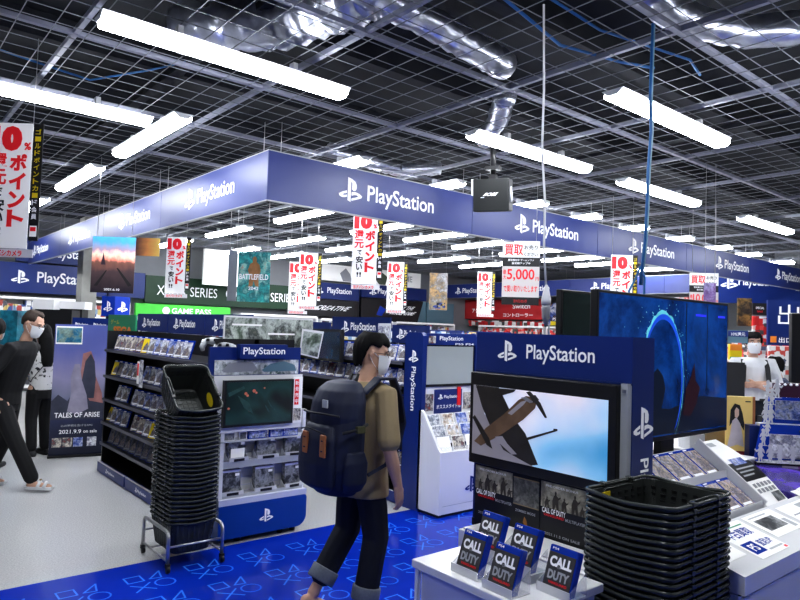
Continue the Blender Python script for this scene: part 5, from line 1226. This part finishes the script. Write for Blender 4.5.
# ================================================================ PEOPLE
def ell(c, rx_r, ry_r, rz=0., n=14, tilt=None):
    c = V(c); pts = []
    for j in range(n):
        a = 2*PI*j/n; p = V((rx_r*math.cos(a), ry_r*math.sin(a), 0)); p = Matrix.Rotation(rz, 3, 'Z') @ p
        if tilt is not None: p = tilt @ p
        pts.append(c+p)
    return pts
def stack(m, secs, k='skin', n=14):
    """horizontal sections: (cx, cy, z, rx, ry)"""
    s0, s1 = secs[0], secs[-1]
    m.loft([ell((c[0], c[1], c[2]), c[3], c[4], n=n) for c in secs], k, True, True)
def limb(m, pts, rs, k='skin', seg=10):
    """rounded limb with end caps"""
    P = [V(p) for p in pts]; R = list(rs)
    d0 = (P[0]-P[1]).normalized(); d1 = (P[-1]-P[-2]).normalized()
    P = [P[0]+d0*R[0]*.85, P[0]+d0*R[0]*.5]+P+[P[-1]+d1*R[-1]*.5, P[-1]+d1*R[-1]*.85]
    R = [R[0]*.4, R[0]*.82]+R+[R[-1]*.82, R[-1]*.4]
    m.tube(P, R, k, seg)
def melt(m, name, parent, k, vox=.008, smooth=6, loc=None, label=None):
    """fuse the overlapping pieces of m into one smooth continuous surface"""
    o = bpy.data.objects.new(name+'_src', m.mesh(name)); COL.objects.link(o)
    r = o.modifiers.new('r', 'REMESH'); r.mode = 'VOXEL'; r.voxel_size = vox; r.use_smooth_shade = True
    s_ = o.modifiers.new('s', 'SMOOTH'); s_.iterations = smooth; s_.factor = .5
    dg = bpy.context.evaluated_depsgraph_get(); dg.update()
    me = bpy.data.meshes.new_from_object(o.evaluated_get(dg)); me.name = name
    bpy.data.objects.remove(o)
    me.materials.clear(); me.materials.append(M[k] if isinstance(k, str) else k)
    me.polygons.foreach_set('use_smooth', [True]*len(me.polygons)); me.polygons.foreach_set('material_index', [0]*len(me.polygons))
    ob = bpy.data.objects.new(name, me); COL.objects.link(ob); ob.parent = parent
    if label: ob['label'] = label
    return ob
def hand(m, wrist, d, side, palm, s=1., curl=.5):
    """palm, four bent fingers and a thumb. d: pointing direction, palm: normal of the palm, side: toward the thumb"""
    w = V(wrist); d = V(d).normalized(); pn = V(palm).normalized(); sd = V(side).normalized()
    for k in (-1, 0, 1): limb(m, [w+sd*.016*k*s, w+d*.05*s+sd*.022*k*s, w+d*.085*s+sd*.024*k*s], [.019*s, .017*s, .014*s])
    for i, (o_, L) in enumerate(((.032, .068), (.011, .076), (-.011, .071), (-.031, .055))):
        a = w+d*.088*s+sd*o_*s; c1 = curl*(.6+.12*i); L *= s
        d1 = (d*math.cos(c1*.6)+pn*math.sin(c1*.6)); d2 = (d*math.cos(c1*1.3)+pn*math.sin(c1*1.3)); d3 = (d*math.cos(c1*2.)+pn*math.sin(c1*2.))
        p1 = a+d1*L*.42; p2 = p1+d2*L*.32; p3 = p2+d3*L*.24
        limb(m, [a-d*.012*s, a, p1, p2, p3], [.0095*s, .0095*s, .0088*s, .008*s, .0068*s], seg=8)
    t0 = w+sd*.026*s+d*.018*s
    t1 = t0+(sd*.7+d*.7+pn*.15)*.032*s; t2 = t1+(sd*.35+d*.9+pn*.35)*.030*s; t3 = t2+(sd*.1+d*.95+pn*.4)*.022*s
    limb(m, [t0, t1, t2, t3], [.014*s, .0115*s, .010*s, .008*s], seg=8)
def head(m, c, yaw, pitch=0., s=1.):
    """face looks along local -y turned by yaw. Returns a transform for hair, mask and glasses"""
    T = Matrix.Translation(V(c)) @ Matrix.Rotation(yaw, 4, 'Z') @ Matrix.Rotation(pitch, 4, 'X') @ Matrix.Scale(s, 4)
    T0 = m.T; m.T = T
    secs = [(0,-.030,-.118,.026,.022),(0,-.030,-.108,.044,.042),(0,-.018,-.085,.058,.064),(0,-.006,-.05,.067,.082),(0,0,-.01,.072,.092),(0,.004,.03,.075,.097),(0,.006,.065,.073,.093),(0,.006,.095,.060,.076),(0,.006,.112,.036,.046),(0,.006,.118,.015,.02)]
    stack(m, secs)
    limb(m, [(0,-.088,.018),(0,-.100,-.008),(0,-.106,-.022)], [.010,.012,.014], seg=8)          # nose
    limb(m, [(-.020,-.089,-.058),(.020,-.089,-.058)], [.008,.008], seg=8)                         # lips
    for q_ in (-1, 1):
        limb(m, [(q_*.074,.006,.018),(q_*.079,.014,.0),(q_*.074,.008,-.024)], [.013,.014,.010], seg=8)  # ears
        limb(m, [(q_*.016,-.086,.030),(q_*.050,-.078,.030)], [.009,.008], seg=8)                 # brow
    m.T = T0; return T
def face_bits(T, par, mask=True, glasses=False, brow=True):
    e = MB(); e.T = T
    for q_ in (-1, 1):
        e.lathe([(.001,-.008),(.009,-.005),(.011,0),(.009,.005),(.001,.008)], 'white', (q_*.031,-.083,.008), 8, 1., .55).lathe([(.001,-.005),(.0055,-.003),(.0055,.003),(.001,.005)], 'black', (q_*.031,-.0885,.007), 8, 1., .55)
        if brow: e.tube([(q_*.016,-.093,.027),(q_*.034,-.094,.031),(q_*.050,-.082,.027)], .003, 'hair', 6)
    e.build('eyes', par)
    if mask:
        k = MB(); k.T = T; rings = []
        for z, ry_r, rx_r, yo in ((-.118,.045,.040,-.036),(-.10,.075,.058,-.024),(-.07,.094,.070,-.012),(-.04,.108,.074,-.006),(-.015,.113,.0755,-.003),(.003,.108,.0765,-.001)):
            rings.append([(rx_r*math.sin(a)*1.03, yo-ry_r*math.cos(a), z) for a in [-1.25+2.5*i/12 for i in range(13)]])
        n = 13; vs = [p for r in rings for p in r]; fs = [(i*n+j, i*n+j+1, (i+1)*n+j+1, (i+1)*n+j) for i in range(len(rings)-1) for j in range(n-1)]
        k.add(vs, fs, 'mask', True)
        for q_ in (-1, 1):
            k.tube([(q_*.070,-.035,-.01),(q_*.078,-.01,.012),(q_*.084,.016,.014)], .0018, 'mask', 5).tube([(q_*.066,-.04,-.085),(q_*.078,-.005,-.045),(q_*.086,.014,-.012)], .0018, 'mask', 5)
        k.build('face_mask', par)
    if glasses:
        k = MB(); k.T = T
        for q_ in (-1, 1):
            k.tube([(q_*.034+.024*math.cos(a), -.104+abs(math.cos(a)*q_+1)*.004, .008+.017*math.sin(a)) for a in [2*PI*i/14 for i in range(14)]], .0018, 'black', 5, closed=True)
            k.tube([(q_*.058,-.098,.012),(q_*.076,-.05,.014),(q_*.080,.012,.012)], .0018, 'black', 5)
        k.tube([(-.010,-.104,.012),(.010,-.104,.012)], .0018, 'black', 5); k.build('glasses', par)
def hair_cap(T, par, low_back=-.045, side=-.01, fringe=.055, puff=1.09, mt='hair', name='hair', vox=.007):
    m = MB(); m.T = T
    # shell made of locks running from the crown
    for i in range(40):
        a = 2*PI*i/40; fx, fy = math.sin(a), -math.cos(a)     # a=0 front
        back = (1-math.cos(a))/2
        end = fringe if back < .22 else (side if back < .62 else (low_back if back > .78 else side+(low_back-side)*(back-.62)/.16))
        pts, rs = [], []; end += random.uniform(-.012, .010); ph = puff+random.uniform(-.03, .035)
        for j in range(7):
            f = j/6; z = .118+(end-.118)*f
            zz = max(-.09, min(.115, z)); w_ = math.sqrt(max(.02, 1-((zz-.02)/.108)**2)) if zz > .02 else (1-.12*((.02-zz)/.1))
            pts.append((fx*.076*w_*ph, .006+fy*.096*w_*ph, z*1.03+.006+random.uniform(-.003,.003))); rs.append(.016 if j < 5 else (.013 if j == 5 else .006))
        m.tube(pts, rs, 'hair', 6)
    return melt(m, name, par, mt, vox, 3)
def torso(m, z0, z1, w, d, lean=0., k='skin', flare=1.0):
    """from hip hem z0 to neck base z1; w half width at shoulders"""
    H = z1-z0
    f = [(0,.80*flare,1.02),(.2,.78,1.0),(.42,.80,1.0),(.62,.90,1.05),(.78,.98,1.05),(.88,.95,.95),(.95,.66,.80),(1.0,.40,.62)]
    stack(m, [(0, lean*a, z0+H*a, w*b_, d*c_) for a, b_, c_ in f], n=18)

# ---- the man with the backpack (walks along +x, away from the camera and to its right)
man = thing('person', 'person in khaki T-shirt and rolled dark jeans walking away, wearing a mask and glasses', 'person', (2.40, 3.17, 0), PI/2)
HC = V((.0, -.038, 1.545)); HY = -.62
A = dict(rs=V((-.195,.0,1.315)), re=V((-.275,.03,1.03)), rw=V((-.262,-.055,.80)), ls=V((.195,.0,1.315)), le=V((.27,.02,1.05)), lw=V((.24,.02,.82)))
rk, ra, lk, la = V((-.085,-.045,.475)), V((-.085,.03,.09)), V((.10,.03,.49)), V((.11,.25,.155))
b = MB(); b.ms = [M['skin']]
stack(b, [(0,.01,.90,.14,.10),(0,.01,1.1,.14,.095),(0,0,1.28,.17,.10),(0,0,1.34,.15,.085),(0,.0,1.38,.09,.07)])
limb(b, [(0,.01,1.34),(0,-.005,1.42),(-.012,-.03,1.47)], [.062,.054,.056])
T = head(b, HC, HY, .10)
limb(b, [A['rs'], (A['rs']+A['re'])/2, A['re'], (A['re']*.6+A['rw']*.4), A['rw']], [.054,.048,.040,.040,.027])
hand(b, A['rw'], (.10,-.25,-.96), (.35,-.9,.25), (.94,.25,.1), 1.0, .55)
limb(b, [A['ls'], (A['ls']+A['le'])/2, A['le'], (A['le']*.6+A['lw']*.4), A['lw']], [.054,.048,.040,.040,.027])
hand(b, A['lw'], (-.05,-.1,-1), (-.25,-.9,.2), (-1,0,0), 1.0, .8)
for h_, k_, a_, tdir in ((V((-.09,0,.88)), rk, ra, V((0,-1,-.06))), (V((.09,0,.88)), lk, la, V((.03,-.88,-.46)))):
    limb(b, [h_, h_.lerp(k_, .5), k_, k_.lerp(a_, .3), k_.lerp(a_, .85), a_], [.07,.065,.05,.052,.034,.036])
    heel = a_+V((0,.03,-.045)) if a_ is ra else a_+V((0,.05,-.03))
    limb(b, [heel, heel+tdir*.10, heel+tdir*.19, heel+tdir*.225], [.034,.036,.032,.024])
melt(b, 'body', man, 'skin', .006, 4)
face_bits(T, man, True, True)
hair_cap(T, man, -.078, .042, .050, 1.07)
s_ = MB()
torso(s_, .72, 1.385, .208, .140, -.005, flare=1.10)
limb(s_, [(-.10,0,1.33), A['rs']+V((0,0,.005)), A['rs'].lerp(A['re'],.45), A['rs'].lerp(A['re'],.88)], [.066,.069,.066,.070])
limb(s_, [(.10,0,1.33), A['ls']+V((0,0,.005)), A['ls'].lerp(A['le'],.45), A['ls'].lerp(A['le'],.85)], [.07,.078,.076,.078])
melt(s_, 'tshirt', man, 'khaki', .008, 5)
j = MB()
stack(j, [(0,.005,.72,.140,.105),(0,.0,.80,.145,.110),(0,0,.92,.135,.100),(0,0,.97,.130,.095)])
cufs = []
for h_, k_, a_, e_ in ((V((-.085,.01,.80)), rk, ra, .80), (V((.085,.01,.80)), lk, la, .72)):
    pe = k_.lerp(a_, e_); limb(j, [h_+V((0,0,-.04)), h_.lerp(k_, .45), k_, k_.lerp(a_, .35), pe], [.090,.090,.080,.076,.074]); cufs.append((k_, a_, e_))
melt(j, 'jeans', man, 'denim', .008, 4)
for k_, a_, e_ in cufs:
    p0, p1 = k_.lerp(a_, e_-.10), k_.lerp(a_, e_+.10); c_ = MB()
    c_.tube([p0, p0.lerp(p1,.1), p0.lerp(p1,.5), p0.lerp(p1,.9), p1, p0.lerp(p1,.97), p0.lerp(p1,.5)], [.079,.084,.083,.084,.080,.070,.068], 'denimcuff', 16); c_.build('jeans_cuff', man)
# sandals below the frame
for a_, rx2 in ((ra, 0), (la, -.45)):
    q = MB(); hl = a_+(V((0,.03,-.05)) if a_ is ra else V((0,.07,-.06)))
    td = V((0,-1,-.02)) if a_ is ra else V((.03,-.88,-.46))
    q.loft([[hl+td*t_+V((sx*w_,0,dz)) for sx, dz in ((-1,-.035),(1,-.035),(1,-.015),(-1,-.015))] for t_, w_ in ((-.03,.03),(.05,.042),(.16,.048),(.24,.03))], 'black2'); q.build('shoe_sole', man)

# ---- the backpack
bp = thing('backpack', 'large navy backpack with two tan leather tabs and a white patch, worn by the walker', 'backpack', (2.425, 3.13, 0), PI/2)
m = MB()
stack(m, [(0,.24,.755,.08,.06),(0,.25,.765,.14,.10),(0,.262,.81,.18,.135),(0,.268,.92,.200,.15),(0,.262,1.08,.200,.148),(0,.25,1.20,.190,.138),(0,.235,1.30,.165,.115)], n=20)
melt(m, 'main_bag', bp, 'navy', .008, 5)
m = MB()
stack(m, [(0,.26,1.12,.180,.130),(0,.257,1.20,.192,.143),(0,.247,1.28,.186,.137),(0,.235,1.345,.168,.118),(0,.22,1.385,.125,.085),(0,.21,1.40,.07,.04)], n=20)
lidm = melt(m, 'top_lid', bp, 'navy', .008, 4)
m = MB()
stack(m, [(0,.36,.80,.11,.04),(0,.38,.83,.155,.062),(0,.385,.95,.165,.068),(0,.38,1.08,.155,.06),(0,.365,1.15,.13,.045),(0,.35,1.17,.09,.03)], n=18)
fpk = melt(m, 'front_pocket', bp, 'navy', .008, 4)
m = MB()
for s__ in (-1, 1): m = MB(); stack(m, [(s__*.175,.26,.80,.025,.06),(s__*.195,.26,.85,.035,.08),(s__*.200,.26,.96,.030,.08),(s__*.195,.26,1.02,.018,.06)], n=14); melt(m, 'side_pocket', bp, 'navy', .008, 3)
for x in (-.145, .03):
    MB().box(x-.025, x+.025, .438, .450, 1.0, 1.12, 'tan', .003).box(x-.007, x+.007, .449, .454, 1.03, 1.037, 'navy').box(x-.007, x+.007, .449, .454, 1.085, 1.092, 'navy').build('leather_tab', fpk)
MB().box(-.095,-.047,.385,.394,1.255,1.298,'ice').build('square_patch', lidm)
MB().tube([(-.17,.36,1.215),(-.10,.415,1.225),(0,.437,1.225),(.10,.415,1.225),(.17,.36,1.215)], .006, 'black2').tube([(-.12,.42,1.12),(0,.452,1.145),(.12,.42,1.12)], .004, 'black2').build('seam_piping', bp)
MB().tube([(-.03,.16,1.37),(-.03,.14,1.43),(.03,.14,1.43),(.03,.16,1.37)], .009, 'black2').build('grab_handle', bp)
for s__ in (-1, 1):
    q = MB(); P = [V((s__*.10,.15,1.33)), V((s__*.115,.06,1.412)), V((s__*.125,-.04,1.412)), V((s__*.135,-.085,1.30)), V((s__*.15,-.105,1.15)), V((s__*.175,-.06,1.02)), V((s__*.20,.05,.93)), V((s__*.18,.16,.88))]
    wd = [.03,.036,.036,.034,.03,.014,.010,.010]; rings = []
    for i, p_ in enumerate(P):
        t_ = (P[min(i+1, len(P)-1)]-P[max(i-1, 0)]).normalized(); wv = V((1, 0, 0)) if i < 5 else V((.3,-.2,.9)); wv = (wv-t_*wv.dot(t_)).normalized(); nv = t_.cross(wv)
        rings.append([p_+wv*wd[i]+nv*.007, p_-wv*wd[i]+nv*.007, p_-wv*wd[i]-nv*.007, p_+wv*wd[i]-nv*.007])
    q.loft(rings, 'navy'); q.build('shoulder_strap', bp)
q = MB().tube([(-.212,.20,1.17),(-.235,.26,1.15),(-.21,.36,1.13)], .009, 'black2').box(-.25,-.225,.24,.29,1.13,1.165,mat('olive_webbing', (.07,.07,.03), .7)); q.build('side_buckle', bp)

# ---- generic standing figure for the others
def person(lbl, loc, rz, H=1.7, top='blackcloth', bottom='blackcloth', hair=None, mask=True, glasses=False, arms=None, legs=None, hyaw=0., hpitch=0., sleeve=.95, lean=0., shoe=None, skin='skin', hem=.80, female=False, bald=False, topname='top'):
    k = H/1.70
    t = thing('person', lbl, 'person', loc, rz)
    a = dict(rs=(-.19,0,1.36), re=(-.25,.03,1.08), rw=(-.24,-.08,.86), ls=(.19,0,1.36), le=(.25,.03,1.08), lw=(.24,-.08,.86))
    if arms: a.update(arms)
    l = dict(rk=(-.09,-.03,.48), ra=(-.09,.02,.08), lk=(.09,-.03,.48), la=(.09,.02,.08))
    if legs: l.update(legs)
    S = lambda p_: V(p_)*k
    ws = .185 if female else .205
    LN = lambda z: V((0, -lean*max(0, z-.9), 0))
    for q_ in a: a[q_] = V(a[q_])+LN(V(a[q_]).z)
    a = {q_: S(v_) for q_, v_ in a.items()}; l = {q_: S(v_) for q_, v_ in l.items()}
    b = MB()
    stack(b, [(0,-lean*.0,.92*k,.13*k,.09*k),(0,-lean*.2*k,1.1*k,.13*k,.09*k),(0,-lean*.45*k,1.34*k,.15*k,.085*k),(0,-lean*.5*k,1.40*k,.08*k,.06*k)])
    nb = V((0,-lean*.5,1.38))*k; hc = V((0,-lean*.68-.02,1.585))*k
    limb(b, [nb, nb.lerp(hc, .5), hc+V((0,.01,-.04))], [.058*k,.052*k,.052*k])
    T = head(b, hc, hyaw, hpitch, k)
    for s_, f_ in (('r', -1), ('l', 1)):
        sh, el, wr = a[s_+'s'], a[s_+'e'], a[s_+'w']
        limb(b, [sh, sh.lerp(el,.5), el, el.lerp(wr,.4), wr], [.05*k,.045*k,.038*k,.037*k,.026*k])
        d_ = (wr-el).normalized()
        hand(b, wr, d_+V((0,0,-.2)), V((-f_*.25,-.9,.2)) if d_.z < -.5 else V((0,-.3,.95)), V((-f_,0,0)) if d_.z < -.5 else V((0,.9,.2)), .97*k, .55)
    for s_ in 'rl':
        f_ = -1 if s_ == 'r' else 1; h_ = V((f_*.085,0,.88))*k; kn, an = l[s_+'k'], l[s_+'a']
        limb(b, [h_, h_.lerp(kn,.5), kn, kn.lerp(an,.35), an], [.08*k,.068*k,.05*k,.05*k,.034*k])
        limb(b, [an+V((0,.03,-.04)), an+V((0,-.08,-.045)), an+V((0,-.17,-.05))], [.033,.034,.024])
    melt(b, 'body', t, skin, .008, 4)
    face_bits(T, t, mask, glasses)
    if hair: hair(T, t)
    c = MB()
    Z0, Z1 = hem*k, 1.42*k; HH = Z1-Z0
    fr = [(0,.80,1.02),(.2,.77,1.0),(.42,.79,1.0),(.62,.90,1.05),(.78,.98,1.05),(.88,.95,.95),(.95,.66,.80),(1.0,.40,.60)]
    stack(c, [(0, -lean*max(0, Z0+HH*q_-.9*k), Z0+HH*q_, ws*k*b_, .125*k*c_) for q_, b_, c_ in fr], n=18)
    for s_ in 'rl':
        sh, el, wr = a[s_+'s'], a[s_+'e'], a[s_+'w']; f_ = -1 if s_ == 'r' else 1
        if sleeve > .5: limb(c, [V((sh.x*.5, sh.y, sh.z)), sh, sh.lerp(el,.5), el, el.lerp(wr, (sleeve-.5)*2)], [.06*k,.068*k,.062*k,.056*k,.046*k])
        else: limb(c, [V((sh.x*.5, sh.y, sh.z)), sh, sh.lerp(el, sleeve*2)], [.06*k,.07*k,.068*k])
    melt(c, topname, t, top, .009, 4)
    p_ = MB()
    stack(p_, [(0,.0,.74*k,.15*k,.11*k),(0,0,.84*k,.165*k,.122*k),(0,0,.95*k,.142*k,.105*k),(0,0,1.0*k,.135*k,.10*k)])
    for s_ in 'rl':
        f_ = -1 if s_ == 'r' else 1; h_ = V((f_*.082,0,.82))*k; kn, an = l[s_+'k'], l[s_+'a']
        limb(p_, [h_, h_.lerp(kn,.45), kn, kn.lerp(an,.4), kn.lerp(an,.92)], [.10*k,.088*k,.074*k,.070*k,.066*k])
    melt(p_, 'trousers', t, bottom, .009, 4)
    for s_ in 'rl':
        an = l[s_+'a']; q = MB(); m_ = shoe or 'black2'
        if shoe == 'sandal':
            q.loft([[an+V((sx*w_,y_,dz)) for sx, dz in ((-1,-.075),(1,-.075),(1,-.05),(-1,-.05))] for y_, w_ in ((.07,.03),(.0,.042),(-.12,.048),(-.2,.025))], 'whitecloth')
            q.tube([an+V((-.045,-.07,-.05)), an+V((0,-.075,.0)), an+V((.045,-.07,-.05))], .016, 'whitecloth').tube([an+V((-.045,-.13,-.05)), an+V((0,-.135,-.01)), an+V((.045,-.13,-.05))], .016, 'whitecloth').box(an.x-.01, an.x+.01, an.y-.085, an.y-.07, an.z+.008, an.z+.02, 'khaki')
            q.build('sandal', t)
        else:
            limb(q, [an+V((0,.045,-.045)), an+V((0,-.08,-.045)), an+V((0,-.19,-.052))], [.042,.044,.030]); melt(q, 'shoe', t, m_, .008, 3)
    return t, T, k

# man in black at the aisle, facing to the picture's right
shaven = mat('cropped_hair', (.05,.035,.028), .8, var=.3, scale=80)
def crop(T, t): hair_cap(T, t, -.03, .03, .088, .955, shaven, 'cropped_hair')
pc = onz(0, 488, 0)
person('person in black sweater and trousers with white sandals, mask and close cropped hair, stepping forward', (pc.x, pc.y, 0), HEAD-PI/2+PI/2, 1.75, hair=crop, glasses=True, hpitch=.32, lean=.30,
       arms=dict(re=(-.27,.05,1.08), rw=(-.25,-.02,.82), le=(.25,.10,1.08), lw=(.24,.12,.84)), legs=dict(rk=(-.09,-.16,.49), ra=(-.09,-.36,.10), lk=(.09,.02,.49), la=(.09,.20,.09)), shoe='sandal', topname='sweater')
# woman with long hair
prn = None
nm, nt, bb = _nt('white_black_flower_cloth'); N = nt.nodes; L = nt.links
tc = N.new('ShaderNodeTexCoord'); no = N.new('ShaderNodeTexNoise'); no.inputs['Scale'].default_value = 17; rp = N.new('ShaderNodeValToRGB'); rp.color_ramp.elements[0].position = .36; rp.color_ramp.elements[0].color = (.02,.02,.025,1); rp.color_ramp.elements[1].position = .42; rp.color_ramp.elements[1].color = (.68,.68,.68,1)
L.new(tc.outputs['Object'], no.inputs['Vector']); L.new(no.outputs['Fac'], rp.inputs[0]); L.new(rp.outputs[0], bb.inputs['Base Color']); bb.inputs['Roughness'].default_value = .8
M['flower'] = nm
def long_hair(T, t):
    hair_cap(T, t, -.08, -.06, .05, 1.10)
    m = MB(); m.T = T
    for i in range(13):
        a = (i-6)/6*1.15; m.tube([(.072*math.sin(a), .006+.09*math.cos(a), .05), (.088*math.sin(a), .02+.10*math.cos(a), -.06), (.085*math.sin(a), .04+.085*math.cos(a), -.20), (.07*math.sin(a), .05+.075*math.cos(a), -.36), (.05*math.sin(a), .05+.06*math.cos(a), -.44)], [.02,.024,.026,.024,.012], 'hair', 6)
    melt(m, 'long_hair', t, 'hair', .009, 4)
pc = onz(37, 455, 0)
wt, WT, wk = person('person with long black hair, white blouse with black flowers and black trousers, turned away', (pc.x, pc.y, 0), HEAD-PI/2-PI/2-.55, 1.60, top='flower', hair=long_hair, female=True, hem=.86, topname='blouse', hpitch=.15, sleeve=.8, arms=dict(re=(-.23,0,1.1), rw=(-.10,-.26,1.1), le=(.23,0,1.1), lw=(.10,-.26,1.12)))
q = MB().tube([(-.12,-.10,1.02*wk+.30),(-.02,.118,1.18),(.10,.122,1.06),(.17,.06,.92),(.12,-.10,.95)], .006, 'black', 6); q.build('bag_strap', wt)
# person at the very edge, dark hair
pc = ond(-5, 326, 7.4)
person('person with dark hair mostly cropped by the frame, behind the person in black', (pc.x, pc.y, 0), HEAD-PI/2+PI, 1.66, hair=lambda T, t: hair_cap(T, t, -.08, -.05, .05, 1.12), top='blackcloth', topname='jacket')
# white shirt man with crossed arms
pc = ond(753, 336, 8.1)
ws, WT, k = person('person in white shirt standing with crossed arms, mask and black backpack straps', (pc.x, pc.y, 0), HEAD-PI/2-.25, 1.80, top='whitecloth', bottom='denim', hair=lambda T, t: hair_cap(T, t, -.07, -.02, .052, 1.12), hem=.93, topname='shirt', sleeve=.72,
       arms=dict(re=(-.27,-.02,1.13), rw=(.03,-.20,1.10), le=(.27,-.02,1.13), lw=(-.04,-.23,1.13)))
MB().box(-.14,.14,-.128,-.10,.925*k,.955*k,'black2').build('belt', ws)
bk = thing('backpack', 'black backpack on the person with crossed arms', 'backpack', ws.location, ws.rotation_euler.z)
q = MB(); stack(q, [(0,.20,.98,.10,.05),(0,.22,1.0,.15,.09),(0,.23,1.2,.16,.10),(0,.21,1.40,.14,.08),(0,.2,1.45,.09,.05)], n=16); melt(q, 'main_bag', bk, 'black2', .01, 4)
for s__ in (-1, 1):
    q = MB(); P = [V((s__*.11,.14,1.40)), V((s__*.115,.04,1.485)), V((s__*.12,-.05,1.47)), V((s__*.13,-.128,1.38)), V((s__*.14,-.150,1.22)), V((s__*.17,-.10,1.10)), V((s__*.20,.06,1.02))]
    q.loft([[p_+V((.027,0,0)), p_+V((.027,-.008,.008)), p_+V((-.027,-.008,.008)), p_+V((-.027,0,0))] for p_ in P], 'black2'); q.build('shoulder_strap', bk)
# person in patterned navy clothing beyond
M['navypat'] = art('navy_lace_cloth', [(.02,.025,.06),(.12,.14,.22),(.03,.04,.09),(.25,.27,.36)], 26, rough=.8)
pc = ond(790, 350, 8.3)
person('person in mottled navy top stooping beside the one with crossed arms', (pc.x, pc.y, 0), HEAD-PI/2-2.0, 1.50, top='navypat', bottom='blackcloth', hair=lambda T, t: hair_cap(T, t, -.08, -.05, .05, 1.12), topname='jacket', lean=.25)
